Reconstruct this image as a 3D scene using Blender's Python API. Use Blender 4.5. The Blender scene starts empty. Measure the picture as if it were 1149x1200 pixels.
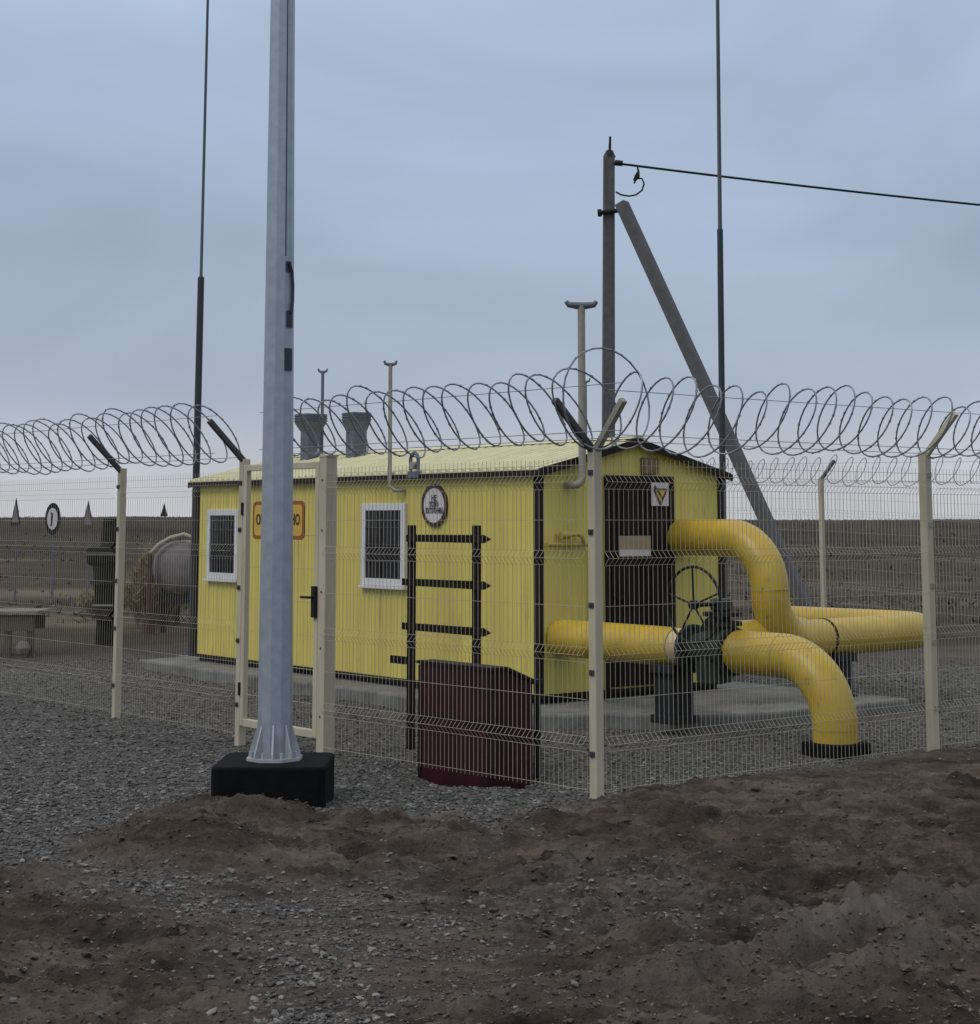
import bpy, math, random
import numpy as np
from mathutils import Vector, Matrix

random.seed(7)
rng = np.random.default_rng(11)
scene = bpy.context.scene
COL = scene.collection
R = math.radians

# ------------------------------------------------------------------ site frame
# site x runs across the cabin's gable, site y along its long wall, origin at its near corner
ANG = math.atan2(.6239, .7815)
WX = (math.cos(ANG), math.sin(ANG)); WY = (-math.sin(ANG), math.cos(ANG))
C0 = (.5205, 18.4703)
CAM_H = 2.08

def S(x, y, z=0.0):
    return Vector((C0[0] + x*WX[0] + y*WY[0], C0[1] + x*WX[1] + y*WY[1], z))

def toS(X, Y, z=0.0):
    dx, dy = X - C0[0], Y - C0[1]
    return (dx*WX[0] + dy*WX[1], dx*WY[0] + dy*WY[1], z)

# ------------------------------------------------------------------ noise (numpy)
_perm = rng.permutation(4096)
def _h(ix, iy):
    return _perm[(ix + _perm[iy & 4095]) & 4095] / 4095.0
def vnoise(x, y):
    ix = np.floor(x).astype(np.int64); iy = np.floor(y).astype(np.int64)
    fx = x - ix; fy = y - iy
    fx = fx*fx*fx*(fx*(fx*6-15)+10); fy = fy*fy*fy*(fy*(fy*6-15)+10)
    a = _h(ix, iy); b = _h(ix+1, iy); c = _h(ix, iy+1); d = _h(ix+1, iy+1)
    return (a*(1-fx)+b*fx)*(1-fy) + (c*(1-fx)+d*fx)*fy - .5
def fbm(x, y, o=4, g=.5):
    s = 0; a = 1.0; f = 1.0
    for k in range(o):
        s = s + a*vnoise(x*f + 17.3*k, y*f - 9.1*k); a *= g; f *= 2.03
    return s
def sst(a, b, x):
    t = np.clip((x-a)/(b-a), 0, 1); return t*t*(3-2*t)

RUT0 = (1.25, 8.25); RUTD = (.745, .667)
def ground_fields(X, Y):
    """height, gravel share, tread share of the ground at world X, Y"""
    dx, dy = X - C0[0], Y - C0[1]
    sx = dx*WX[0] + dy*WX[1]; sy = dx*WY[0] + dy*WY[1]
    r = np.hypot(X, Y); 
    base = .38*sst(22, 34, Y) + .62*sst(36, 60, Y) + 1.13*sst(58, 76, Y)
    base = base + .14*sst(60, 78, Y)*sst(-.02, -.14, X/np.maximum(Y, 1))
    h = base.copy()
    near = 1 - sst(28, 60, r)
    inside = sst(-3.45, -3.1, sx)*sst(-4.5, -4.2, sy)
    # soil mound thrown up round the mast foot
    ex = (X + 1.35)/1.30; ey = (Y - 11.45)/1.15
    md = np.sqrt(ex*ex + ey*ey) + .35*fbm(X*.9, Y*.9, 3)
    mound = .15*(1 - sst(.2, 1.1, md))
    h += mound
    # heap along the right fence
    bl = sst(-3.2, -1.6, sx + .4*fbm(X*.8, Y*.8, 2))
    bc = sy + 4.78 + .22*fbm(X*.7+9, Y*.7, 3)
    h += bl*(.055*np.exp(-(bc/.30)**2) - .02*sst(.2, .9, -bc))
    # hollow beside the sand chest
    h -= .15*np.exp(-(((sx+2.95)/.55)**2 + ((sy+2.5)/.95)**2)**2)
    # wheel ruts
    rx, ry = X - RUT0[0], Y - RUT0[1]
    al = rx*RUTD[0] + ry*RUTD[1]; pe = -rx*RUTD[1] + ry*RUTD[0]
    pe = pe + .16*fbm(X*.9+3, Y*.9, 3) + .05*np.sin(al*.9)
    on = sst(-1.8, .3, al)*(1 - sst(11, 14, Y))
    tread = np.exp(-((pe-.06)/.13)**2)*np.clip(.75 + .9*fbm(X*1.7, Y*1.7, 3), 0, 1) + .45*np.exp(-((pe+.50)/.16)**2)
    lug = np.maximum(0, np.sin(al*2*math.pi/.19 + 5*pe))
    h += on*(.10*np.exp(-((pe-.1)/.13)**2) - .075*np.exp(-((pe+.16)/.15)**2) + .06*np.exp(-((pe+.46)/.15)**2)
             - .05*np.exp(-((pe-.62)/.3)**2) + .042*lug*np.exp(-((pe-.03)/.20)**2))
    h += on*(-.06*np.exp(-((pe+1.25)/.2)**2) + .05*np.exp(-((pe+.98)/.12)**2) + .05*np.exp(-((pe+1.5)/.15)**2))
    # lumps
    soil = sst(.3, 1.2, X*.9 + (11.5-Y)*.15 + .5 + 1.2*fbm(X*.35, Y*.35, 3))*(1-inside)*(1 - sst(16, 20, Y))
    soil = np.maximum(soil, (1 - sst(.75, 1.1, md)))
    soil = np.maximum(soil, .9*sst(-.6, -2.0, X + 1.1*fbm(X*.5+4, Y*.5, 3) + .35*(Y-8.5))*(1 - sst(10.0, 11.4, Y + 1.0*fbm(X*.6, Y*.6, 2))))
    lump = fbm(X*1.05, Y*2.5, 5, .58)
    calm = 1 - .75*bl*sst(-5.6, -4.9, sy)
    h += near*(1-inside)*(.035 + .15*soil)*lump*calm
    rg_ = 1 - 2*np.abs(fbm(X*1.1 + 5, Y*2.6, 4, .55)); h += near*soil*.07*np.clip(rg_, 0, 1)**2*calm
    h += near*soil*.03*np.abs(fbm(X*4.3, Y*6.5 + 3, 3, .6))
    h += near*.05*fbm(X*.45, Y*.55, 3)*(1-inside)
    h += near*(.012+.038*soil*calm)*fbm(X*7, Y*10, 4, .6) + (1 - sst(12, 18, r))*.012*soil*fbm(X*24, Y*24, 2, .6)
    h += near*inside*.05*fbm(X*1.1, Y*1.4, 4)
    # far field: banks and furrows
    far = sst(24, 34, Y)
    h += far*(.30*fbm(X*.10, Y*.22, 5, .55))*(1 - sst(70, 82, Y))
    h += sst(70, 80, Y)*.05*fbm(X*.08, Y*.08, 3)*(1-sst(200, 400, r))
    gravel = (1 - soil)*(1 - .9*sst(24.0, 27.5, Y + 2*fbm(X*.3, Y*.3, 3)))
    gravel = np.maximum(gravel, inside*(1 - sst(27, 31, Y)))
    gp = np.exp(-(((X-.45)/1.5)**2 + ((Y-9.6)/.9)**2))
    gravel = np.clip(np.maximum(gravel*.95, .85*gp*sst(-.25, .2, fbm(X*1.3, Y*1.3, 3)+.1)), 0, 1)
    fore = (1-inside)*(1 - sst(9.6, 12.0, Y + .9*fbm(X*.7, Y*.7, 3)))
    gravel = gravel*(1 - fore*(.45 + .5*np.clip(fbm(X*.8+2, Y*2.2, 4)*2.2, -.6, 1)))
    gravel = np.clip(gravel, 0, 1)
    return h, gravel, on*tread

def gz(X, Y):
    a, _, _ = ground_fields(np.array([float(X)]), np.array([float(Y)])); return float(a[0])
def gzs(x, y):
    p = S(x, y); return gz(p.x, p.y)

# ------------------------------------------------------------------ materials
def mat(name, col, rough=.6, metal=0.0, var=.18, scale=6.0, bump=.0, bscale=60.0, col2=None, spec=.5, streak=False, spots=None):
    m = bpy.data.materials.new(name); m.use_nodes = True
    nt = m.node_tree; nd = nt.nodes; lk = nt.links
    b = nd['Principled BSDF']
    b.inputs['Roughness'].default_value = rough; b.inputs['Metallic'].default_value = metal
    b.inputs['Specular IOR Level'].default_value = spec
    tc = nd.new('ShaderNodeTexCoord')
    mp = nd.new('ShaderNodeMapping'); lk.new(tc.outputs['Object'], mp.inputs['Vector'])
    if streak: mp.inputs['Scale'].default_value = (1, 1, .12)
    n = nd.new('ShaderNodeTexNoise'); n.inputs['Scale'].default_value = scale; n.inputs['Detail'].default_value = 6
    n.inputs['Roughness'].default_value = .65
    lk.new(mp.outputs[0], n.inputs['Vector'])
    r = nd.new('ShaderNodeValToRGB')
    lo = tuple(c*(1-var) for c in col); hi = tuple(min(1, c*(1+var)) for c in col)
    if col2: lo = col2
    r.color_ramp.elements[0].position = .3; r.color_ramp.elements[1].position = .68
    r.color_ramp.elements[0].color = (*lo, 1); r.color_ramp.elements[1].color = (*hi, 1)
    lk.new(n.outputs['Fac'], r.inputs['Fac'])
    cout = r.outputs['Color']
    if spots:
        n3 = nd.new('ShaderNodeTexNoise'); n3.inputs['Scale'].default_value = spots[2]; n3.inputs['Detail'].default_value = 7; n3.inputs['Roughness'].default_value = .7
        lk.new(mp.outputs[0] if streak else tc.outputs['Object'], n3.inputs['Vector'])
        m3 = nd.new('ShaderNodeMapRange'); m3.inputs['From Min'].default_value = spots[1]; m3.inputs['From Max'].default_value = spots[1]+.10
        m3.inputs['To Max'].default_value = spots[3]; lk.new(n3.outputs['Fac'], m3.inputs['Value'])
        x3 = nd.new('ShaderNodeMix'); x3.data_type = 'RGBA'; lk.new(m3.outputs[0], x3.inputs['Factor']); lk.new(cout, x3.inputs['A'])
        x3.inputs['B'].default_value = (*spots[0], 1); cout = x3.outputs['Result']
    lk.new(cout, b.inputs['Base Color'])
    mr = nd.new('ShaderNodeMapRange'); mr.inputs['To Min'].default_value = max(.05, rough-.12); mr.inputs['To Max'].default_value = min(1, rough+.12)
    lk.new(n.outputs['Fac'], mr.inputs['Value']); lk.new(mr.outputs[0], b.inputs['Roughness'])
    if bump:
        n2 = nd.new('ShaderNodeTexNoise'); n2.inputs['Scale'].default_value = bscale; n2.inputs['Detail'].default_value = 4
        lk.new(tc.outputs['Object'], n2.inputs['Vector'])
        bp = nd.new('ShaderNodeBump'); bp.inputs['Strength'].default_value = bump; bp.inputs['Distance'].default_value = .01
        lk.new(n2.outputs['Fac'], bp.inputs['Height']); lk.new(bp.outputs['Normal'], b.inputs['Normal'])
    return m

M = {}
M['wall'] = mat('painted_yellow_sheet', (.66, .55, .12), .5, var=.08, scale=2.2, streak=True, col2=(.52, .44, .10), spots=((.26, .20, .08), .585, 7, .45))
M['roof'] = mat('cream_roof_sheet', (.60, .555, .33), .45, var=.12, scale=3)
M['trim'] = mat('dark_brown_trim', (.016, .011, .008), .6, var=.3, spec=.2)
M['door'] = mat('dark_door', (.014, .009, .008), .65, var=.35, spec=.2)
M['hood'] = mat('rusty_hood', (.17, .115, .05), .7, var=.35, scale=14)
M['white'] = mat('window_white', (.62, .62, .62), .4, var=.07)
M['glass'] = mat('dark_glass', (.012, .014, .020), .12, var=.2, spec=.6)
M['bar'] = mat('grille_bar', (.035, .038, .045), .5)
M['pipe'] = mat('pipe_yellow', (.50, .34, .030), .40, var=.07, scale=2.5, col2=(.41, .27, .02), bump=.12, bscale=35, spots=((.16, .10, .03), .60, 5.5, .6))
M['pipe2'] = mat('thin_pipe_yellow', (.36, .28, .05), .5, var=.15)
M['ventpipe'] = mat('vent_grey_cream', (.26, .25, .20), .55, var=.15)
M['ventgrey'] = mat('vent_sheet_grey', (.115, .13, .155), .5, metal=.3, var=.18)
M['post'] = mat('ivory_post', (.49, .435, .315), .55, var=.10, scale=5, streak=True, col2=(.37, .33, .235), spots=((.16, .12, .08), .62, 16, .6))
M['wire'] = mat('ivory_wire', (.40, .36, .27), .55, var=.1)
M['arm'] = mat('dark_arm', (.045, .043, .05), .5, var=.3)
M['razor'] = mat('razor_steel', (.22, .235, .255), .45, metal=.5, var=.25, scale=20)
M['galv'] = mat('galvanised', (.325, .36, .41), .48, metal=.42, var=.13, scale=9, bump=.06, bscale=18, spots=((.25, .28, .31), .56, 26, .25))
M['galv2'] = mat('galvanised_plate', (.40, .42, .44), .55, metal=.4, var=.1)
M['black'] = mat('bitumen_black', (.005, .005, .006), .85, var=.4, scale=9, bump=.4, bscale=25, spec=.12)
M['rod'] = mat('rod_dark', (.020, .025, .035), .5, var=.2)
M['rod2'] = mat('rod_upper', (.035, .045, .055), .5, var=.2)
M['concrete'] = mat('pole_concrete', (.085, .085, .092), .85, var=.25, scale=8, bump=.25, bscale=40)
M['slab'] = mat('slab_concrete', (.165, .16, .15), .9, var=.25, scale=3, bump=.5, bscale=30, col2=(.085, .082, .077))
M['maroon'] = mat('maroon_paint', (.032, .005, .010), .6, var=.3, scale=5, spec=.2)
M['maroon2'] = mat('maroon_edge', (.015, .005, .006), .6, var=.25, spec=.2)
M['rack'] = mat('rack_brown_black', (.014, .008, .006), .7, var=.3, spec=.15)
M['valve'] = mat('valve_green', (.018, .030, .023), .55, var=.3, scale=9, spec=.3)
M['iron'] = mat('dark_iron', (.012, .012, .014), .65, var=.3, spec=.25)
M['reducer'] = mat('pale_primer', (.50, .38, .20), .5, var=.1)
M['signy'] = mat('sign_yellow', (.58, .37, .05), .45, var=.06)
M['signr'] = mat('sign_red', (.27, .085, .015), .45, var=.1)
M['signd'] = mat('sign_darkred', (.055, .016, .013), .45, var=.2)
M['signw'] = mat('sign_white', (.58, .55, .54), .4, var=.06)
M['ink'] = mat('sign_ink', (.018, .018, .03), .5)
M['plate'] = mat('tan_plate', (.34, .26, .16), .5, var=.12)
M['dust'] = mat('tank_grey', (.15, .135, .135), .65, var=.25)
M['pale'] = mat('pale_hose', (.30, .27, .20), .6, var=.2)
M['wood'] = mat('old_wood', (.075, .058, .042), .85, var=.35, scale=14)
M['woodl'] = mat('pale_board', (.19, .165, .13), .85, var=.2, scale=10)
M['cab'] = mat('cabinet_dark', (.010, .011, .012), .75, var=.3, spec=.12)
M['rednd'] = mat('dark_red_pipe', (.06, .018, .018), .6, var=.3)
M['straw'] = mat('dry_straw', (.21, .155, .09), .9, var=.35, scale=3)
M['brush'] = mat('dry_brush', (.056, .044, .031), .95, var=.45, scale=.6)

def island_mat(name, stops, rough=.9):
    m = bpy.data.materials.new(name); m.use_nodes = True
    nt = m.node_tree; nd = nt.nodes; lk = nt.links; b = nd['Principled BSDF']
    b.inputs['Roughness'].default_value = rough; b.inputs['Specular IOR Level'].default_value = .25
    g = nd.new('ShaderNodeNewGeometry'); r = nd.new('ShaderNodeValToRGB')
    lk.new(g.outputs['Random Per Island'], r.inputs['Fac'])
    e = r.color_ramp.elements
    for i, (p, c) in enumerate(stops):
        x = e[i] if i < 2 else e.new(p)
        x.position = p; x.color = (*c, 1)
    lk.new(r.outputs['Color'], b.inputs['Base Color'])
    return m
M['stone'] = island_mat('gravel_stone', [(0, (.056, .053, .050)), (1, (.24, .23, .21)), (.6, (.118, .113, .107)), (.92, (.19, .182, .17))])
M['clod'] = island_mat('soil_clod', [(0, (.038, .028, .022)), (1, (.22, .19, .16)), (.55, (.092, .070, .056)), (.88, (.135, .108, .087))], .95)

M['lump'] = island_mat('earth_lump', [(0, (.048, .036, .029)), (1, (.11, .085, .068)), (.6, (.078, .060, .048)), (.9, (.092, .071, .057))], .95)

def ground_mat():
    m = bpy.data.materials.new('soil_and_gravel'); m.use_nodes = True
    nt = m.node_tree; nd = nt.nodes; lk = nt.links; b = nd['Principled BSDF']
    b.inputs['Specular IOR Level'].default_value = .2; b.inputs['Roughness'].default_value = .95
    tc = nd.new('ShaderNodeTexCoord')
    def noise(sc, det=5, rough=.6, vec=None):
        n = nd.new('ShaderNodeTexNoise'); n.inputs['Scale'].default_value = sc; n.inputs['Detail'].default_value = det
        n.inputs['Roughness'].default_value = rough
        lk.new(vec or tc.outputs['Object'], n.inputs['Vector']); return n.outputs['Fac']
    def ramp(fac, stops):
        r = nd.new('ShaderNodeValToRGB'); e = r.color_ramp.elements
        for i, (p, c) in enumerate(stops):
            x = e[i] if i < 2 else e.new(p)
            x.position = p; x.color = (*c, 1)
        lk.new(fac, r.inputs['Fac']); return r.outputs['Color']
    def mix(f, a, c):
        x = nd.new('ShaderNodeMix'); x.data_type = 'RGBA'
        lk.new(f, x.inputs['Factor']); lk.new(a, x.inputs['A']); lk.new(c, x.inputs['B']); return x.outputs['Result']
    at = nd.new('ShaderNodeAttribute'); at.attribute_name = 'gravel'
    at2 = nd.new('ShaderNodeAttribute'); at2.attribute_name = 'far'
    at3 = nd.new('ShaderNodeAttribute'); at3.attribute_name = 'tread'
    at4 = nd.new('ShaderNodeAttribute'); at4.attribute_name = 'bank'
    sm = nd.new('ShaderNodeMapping'); sm.inputs['Scale'].default_value = (.42, 1.35, 1); lk.new(tc.outputs['Object'], sm.inputs['Vector'])
    soil = ramp(noise(2.6, 11, .74, sm.outputs[0]), [(.36, (.024, .017, .0125)), (.67, (.195, .153, .122)), (.51, (.092, .069, .0535))])
    vor = nd.new('ShaderNodeTexVoronoi'); vor.inputs['Scale'].default_value = 34; lk.new(tc.outputs['Object'], vor.inputs['Vector'])
    sep = nd.new('ShaderNodeSeparateColor'); lk.new(vor.outputs['Color'], sep.inputs[0])
    grav = ramp(sep.outputs[0], [(0, (.055, .052, .049)), (1, (.19, .182, .17)), (.55, (.104, .099, .093))])
    c = mix(at.outputs['Fac'], soil, grav)
    dry = ramp(noise(3, 5), [(.3, (.115, .095, .080)), (.7, (.25, .215, .185))])
    c = mix(at3.outputs['Fac'], c, dry)
    fm = nd.new('ShaderNodeMapping'); fm.inputs['Scale'].default_value = (.35, 1.3, 1); lk.new(tc.outputs['Object'], fm.inputs['Vector'])
    farc = ramp(noise(.17, 10, .70, fm.outputs[0]), [(.36, (.020, .014, .008)), (.66, (.165, .128, .090)), (.52, (.056, .040, .026))])
    c = mix(at2.outputs['Fac'], c, farc)
    bank = ramp(noise(.42, 9, .74, fm.outputs[0]), [(.34, (.016, .0115, .0075)), (.70, (.072, .054, .036))])
    c = mix(at4.outputs['Fac'], c, bank)
    lk.new(c, b.inputs['Base Color'])
    bp = nd.new('ShaderNodeBump'); bp.inputs['Strength'].default_value = 1.0; bp.inputs['Distance'].default_value = .045
    lk.new(noise(15, 9, .75), bp.inputs['Height'])
    bp2 = nd.new('ShaderNodeBump'); bp2.inputs['Strength'].default_value = .55; bp2.inputs['Distance'].default_value = .012
    inv = nd.new('ShaderNodeMath'); inv.operation = 'SUBTRACT'; inv.inputs[0].default_value = 1
    lk.new(vor.outputs['Distance'], inv.inputs[1]); lk.new(inv.outputs[0], bp2.inputs['Height'])
    lk.new(bp.outputs['Normal'], bp2.inputs['Normal']); lk.new(bp2.outputs['Normal'], b.inputs['Normal'])
    return m
M['ground'] = ground_mat()

# ------------------------------------------------------------------ mesh builder (site coordinates)
class Thing:
    def __init__(self, name, label, cat, org, group=None, rot=None):
        self.org = Vector(org)
        e = bpy.data.objects.new(name, None); COL.objects.link(e)
        e.empty_display_size = .2
        e.location = S(*org); e.rotation_euler = (0, 0, ANG)
        e['label'] = label; e['category'] = cat
        if group: e['group'] = group
        self.o = e

def tag(o, label, cat, group=None, kind=None):
    if label: o['label'] = label
    if cat: o['category'] = cat
    if group: o['group'] = group
    if kind: o['kind'] = kind

class MB:
    def __init__(self): self.v = []; self.f = []
    def add(self, vs, fs):
        n = len(self.v); self.v += [Vector(p) for p in vs]; self.f += [tuple(i+n for i in q) for q in fs]; return self
    def box(self, x0, x1, y0, y1, z0, z1):
        return self.add([(x, y, z) for z in (z0, z1) for x, y in ((x0, y0), (x1, y0), (x1, y1), (x0, y1))],
                        [(3, 2, 1, 0), (4, 5, 6, 7), (0, 1, 5, 4), (1, 2, 6, 5), (2, 3, 7, 6), (3, 0, 4, 7)])
    def bar(self, p, q, wd, ht=None, up=(0, 0, 1)):
        p, q = Vector(p), Vector(q); ht = ht or wd; d = (q-p).normalized(); u = Vector(up)
        if abs(d.dot(u)) > .98: u = Vector((1, 0, 0))
        a = d.cross(u).normalized()*wd/2; c = a.cross(d).normalized()*ht/2
        return self.add([p-a-c, p+a-c, p+a+c, p-a+c, q-a-c, q+a-c, q+a+c, q-a+c],
                        [(0, 1, 2, 3), (7, 6, 5, 4), (0, 4, 5, 1), (1, 5, 6, 2), (2, 6, 7, 3), (3, 7, 4, 0)])
    def tube(self, path, r, n=12, caps=True, closed=False, tw=0.0):
        P = [Vector(p) for p in path]; m = len(P)
        rr = r if isinstance(r, (list, tuple)) else [r]*m
        T = []
        for i in range(m):
            a = P[(i-1) % m] if (closed or i) else P[0]; b = P[(i+1) % m] if (closed or i < m-1) else P[-1]
            T.append((b-a).normalized())
        u = Vector((0, 0, 1)) if abs(T[0].z) < .9 else Vector((1, 0, 0))
        u = (u - T[0]*u.dot(T[0])).normalized(); vs = []
        for i in range(m):
            if i:
                u = (u - T[i]*u.dot(T[i]))
                u = u.normalized() if u.length > 1e-6 else T[i].orthogonal().normalized()
            w = T[i].cross(u)
            for k in range(n):
                a = 2*math.pi*k/n + tw; vs.append(P[i] + (u*math.cos(a) + w*math.sin(a))*rr[i])
        fs = []
        for i in range(m if closed else m-1):
            j = (i+1) % m
            for k in range(n):
                k2 = (k+1) % n; fs.append((i*n+k, i*n+k2, j*n+k2, j*n+k))
        if caps and not closed:
            fs.append(tuple(range(n-1, -1, -1))); fs.append(tuple((m-1)*n+k for k in range(n)))
        return self.add(vs, fs)
    def cyl(self, p, q, r0, r1=None, n=16): return self.tube([p, q], [r0, r0 if r1 is None else r1], n)
    def prism(self, pts, ext):
        ext = Vector(ext); n = len(pts); P = [Vector(p) for p in pts]
        return self.add(P + [p+ext for p in P], [tuple(range(n-1, -1, -1)), tuple(range(n, 2*n))] +
                        [(i, (i+1) % n, n+(i+1) % n, n+i) for i in range(n)])
    def mesh(self, name, off, smooth=False):
        me = bpy.data.meshes.new(name); off = Vector(off)
        me.from_pydata([tuple(p-off) for p in self.v], [], self.f)
        import bmesh
        bm = bmesh.new(); bm.from_mesh(me); bmesh.ops.recalc_face_normals(bm, faces=bm.faces); bm.to_mesh(me); bm.free()
        if smooth:
            for p in me.polygons: p.use_smooth = True
            me.set_sharp_from_angle(angle=R(38))
        return me
    def part(self, name, m, th, parent=None, smooth=False, bevel=0, label=None):
        o = bpy.data.objects.new(name, self.mesh(name, th.org, smooth)); COL.objects.link(o)
        o.data.materials.append(M[m]); o.parent = parent or th.o
        if label: o['label'] = label
        if bevel:
            b = o.modifiers.new('bevel', 'BEVEL'); b.width = bevel; b.segments = 2; b.limit_method = 'ANGLE'
        return o
    def single(self, name, m, org, label, cat, group=None, kind=None, smooth=False, bevel=0):
        o = bpy.data.objects.new(name, self.mesh(name, org, smooth)); COL.objects.link(o)
        o.data.materials.append(M[m]); o.location = S(*org); o.rotation_euler = (0, 0, ANG)
        tag(o, label, cat, group, kind)
        if bevel:
            b = o.modifiers.new('bevel', 'BEVEL'); b.width = bevel; b.segments = 2; b.limit_method = 'ANGLE'
        return o

def copy_tree(o, parent=None):
    c = o.copy(); COL.objects.link(c)
    if parent: c.parent = parent
    for ch in list(o.children): copy_tree(ch, c)
    return c

def arc(c, a, b, r, a0, a1, n=14):
    c, a, b = Vector(c), Vector(a), Vector(b)
    return [c + (a*math.cos(t) + b*math.sin(t))*r for t in [a0 + (a1-a0)*i/n for i in range(n+1)]]

# wording cut from the built-in font, laid on a site plane
def wording(text, size, th, m, origin, ax, up, parent, name='lettering', fit=None):
    cu = bpy.data.curves.new(name, 'FONT'); cu.body = text; cu.size = size; cu.align_x = 'CENTER'; cu.align_y = 'CENTER'
    cu.extrude = .0008; cu.offset = .0045; cu.resolution_u = 2
    tmp = bpy.data.objects.new('tmp', cu); COL.objects.link(tmp)
    dg = bpy.context.evaluated_depsgraph_get()
    me = bpy.data.meshes.new_from_object(tmp.evaluated_get(dg))
    bpy.data.objects.remove(tmp); bpy.data.curves.remove(cu)
    ax, up = Vector(ax), Vector(up); nr = ax.cross(up)
    k = 1.0
    if fit and len(me.vertices):
        w = max(v.co.x for v in me.vertices) - min(v.co.x for v in me.vertices); k = fit/w
    for v in me.vertices:
        p = Vector(origin) - th.org + ax*v.co.x*k + up*v.co.y + nr*v.co.z; v.co = p
    me.name = name
    o = bpy.data.objects.new(name, me); COL.objects.link(o); me.materials.append(M[m]); o.parent = parent
    return o

# ------------------------------------------------------------------ ground
def build_ground():
    ang = list(np.linspace(-22.5, 22.5, 680))
    side = [23 + 1.2*1.16**k for k in range(1, 40)]
    side = [a for a in side if a < 178]
    A = np.radians(np.array([-a for a in side[::-1]] + ang + side))
    rad = [.6, 1.5, 2.6, 3.6]
    r = 4.4
    while r < 26: rad.append(r); r *= 1.0030 if r < 15 else 1.007
    while r < 120: rad.append(r); r *= 1.022
    while r < 7000: rad.append(r); r *= 1.3
    Rr = np.array(rad)
    X = Rr[:, None]*np.sin(A)[None, :]; Y = Rr[:, None]*np.cos(A)[None, :]
    h, g, t = ground_fields(X.ravel(), Y.ravel())
    nr, na = X.shape
    co = np.stack([X.ravel(), Y.ravel(), h], 1)
    i = np.arange(nr-1)[:, None]*na + np.arange(na-1)[None, :]
    q = np.stack([i, i+1, i+na+1, i+na], -1).reshape(-1, 4)[:, ::-1]
    # close behind the camera and at the centre
    j = np.arange(nr-1)*na
    q2 = np.stack([j+na-1, j, j+na, j+2*na-1], -1)[:, ::-1]
    me = bpy.data.meshes.new('ground')
    Q = np.concatenate([q, q2])
    me.vertices.add(len(co)); me.vertices.foreach_set('co', co.ravel())
    me.loops.add(Q.size); me.loops.foreach_set('vertex_index', Q.ravel().astype(np.int32))
    me.polygons.add(len(Q)); me.polygons.foreach_set('loop_start', np.arange(0, Q.size, 4, dtype=np.int32))
    me.polygons.foreach_set('use_smooth', np.ones(len(Q), bool))
    me.update(); me.validate()
    Yf = Y.ravel(); Xf = X.ravel()
    for nm, val in (('gravel', g), ('tread', t), ('far', sst(24, 29, np.hypot(Xf, Yf))),
                    ('bank', sst(56, 60, Yf + 3*fbm(Xf*.1, Yf*.1, 3)))):
        a = me.attributes.new(nm, 'FLOAT', 'POINT'); a.data.foreach_set('value', val.astype(np.float32))
    o = bpy.data.objects.new('ground', me); COL.objects.link(o); me.materials.append(M['ground'])
    o['kind'] = 'structure'; o['label'] = 'dark churned soil and grey gravel ground rising to a far bank'
    return o
build_ground()

def scatter(name, label, n, mname, smin, smax, want, seed, rmax, flat=.65):
    rg = np.random.default_rng(seed)
    k = n*6
    th = np.radians(rg.uniform(-22, 22, k)); u = rg.uniform(0, 1, k)
    r = 5.2*(rmax/5.2)**u
    X = r*np.sin(th); Y = r*np.cos(th)
    h, g, t = ground_fields(X, Y)
    p = g if want else (1-g)
    keep = np.nonzero(rg.uniform(0, 1, k) < p**1.5)[0][:n]
    X, Y, h = X[keep], Y[keep], h[keep]; n = len(X)
    s = smin*(smax/smin)**(rg.uniform(0, 1, n)**2.2)
    base = np.array([(1, 0, 0), (0, 1, 0), (-1, 0, 0), (0, -1, 0), (.6, .6, .75), (-.55, .6, .7), (-.5, -.65, .8), (.6, -.55, .72), (0, 0, -.8)], float)
    tri = np.array([(4, 5, 6), (4, 6, 7), (0, 1, 4), (1, 5, 4), (1, 2, 5), (2, 6, 5), (2, 3, 6), (3, 7, 6), (3, 0, 7), (0, 4, 7),
                    (1, 0, 8), (2, 1, 8), (3, 2, 8), (0, 3, 8)])
    V = base[None] * rg.uniform(.6, 1.25, (n, 9, 1))
    V = V*np.stack([rg.uniform(.7, 1.3, n), rg.uniform(.7, 1.3, n), flat*rg.uniform(.6, 1.2, n)], 1)[:, None, :]
    a = rg.uniform(0, 6.28, n); c, sn = np.cos(a)[:, None], np.sin(a)[:, None]
    x = V[..., 0]*c - V[..., 1]*sn; y = V[..., 0]*sn + V[..., 1]*c; z = V[..., 2]
    tl = rg.uniform(-.5, .5, (n, 1)); z, x = z*np.cos(tl) + x*np.sin(tl), x*np.cos(tl) - z*np.sin(tl)
    co = np.stack([X[:, None] + x*s[:, None], Y[:, None] + y*s[:, None], h[:, None] + z*s[:, None] + .12*s[:, None]], -1).reshape(-1, 3)
    F = (tri[None] + (np.arange(n)*9)[:, None, None]).reshape(-1, 3)
    me = bpy.data.meshes.new(name)
    me.vertices.add(len(co)); me.vertices.foreach_set('co', co.ravel())
    me.loops.add(F.size); me.loops.foreach_set('vertex_index', F.ravel().astype(np.int32))
    me.polygons.add(len(F)); me.polygons.foreach_set('loop_start', np.arange(0, F.size, 3, dtype=np.int32))
    me.polygons.foreach_set('use_smooth', np.zeros(len(F), bool)); me.update()
    o = bpy.data.objects.new(name, me); COL.objects.link(o); me.materials.append(M[mname])
    tag(o, label, None, kind='stuff')
scatter('gravel', 'loose grey crushed stone spread round the fence and cabin', 90000, 'stone', .007, .026, True, 5, 26)
scatter('earth_lumps', 'larger broken lumps of brown earth on the dug soil', 500, 'lump', .018, .042, False, 8, 14, .6)
scatter('soil_clods', 'brown soil crumbs and clods on the churned ground', 70000, 'clod', .003, .014, False, 6, 17)

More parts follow.
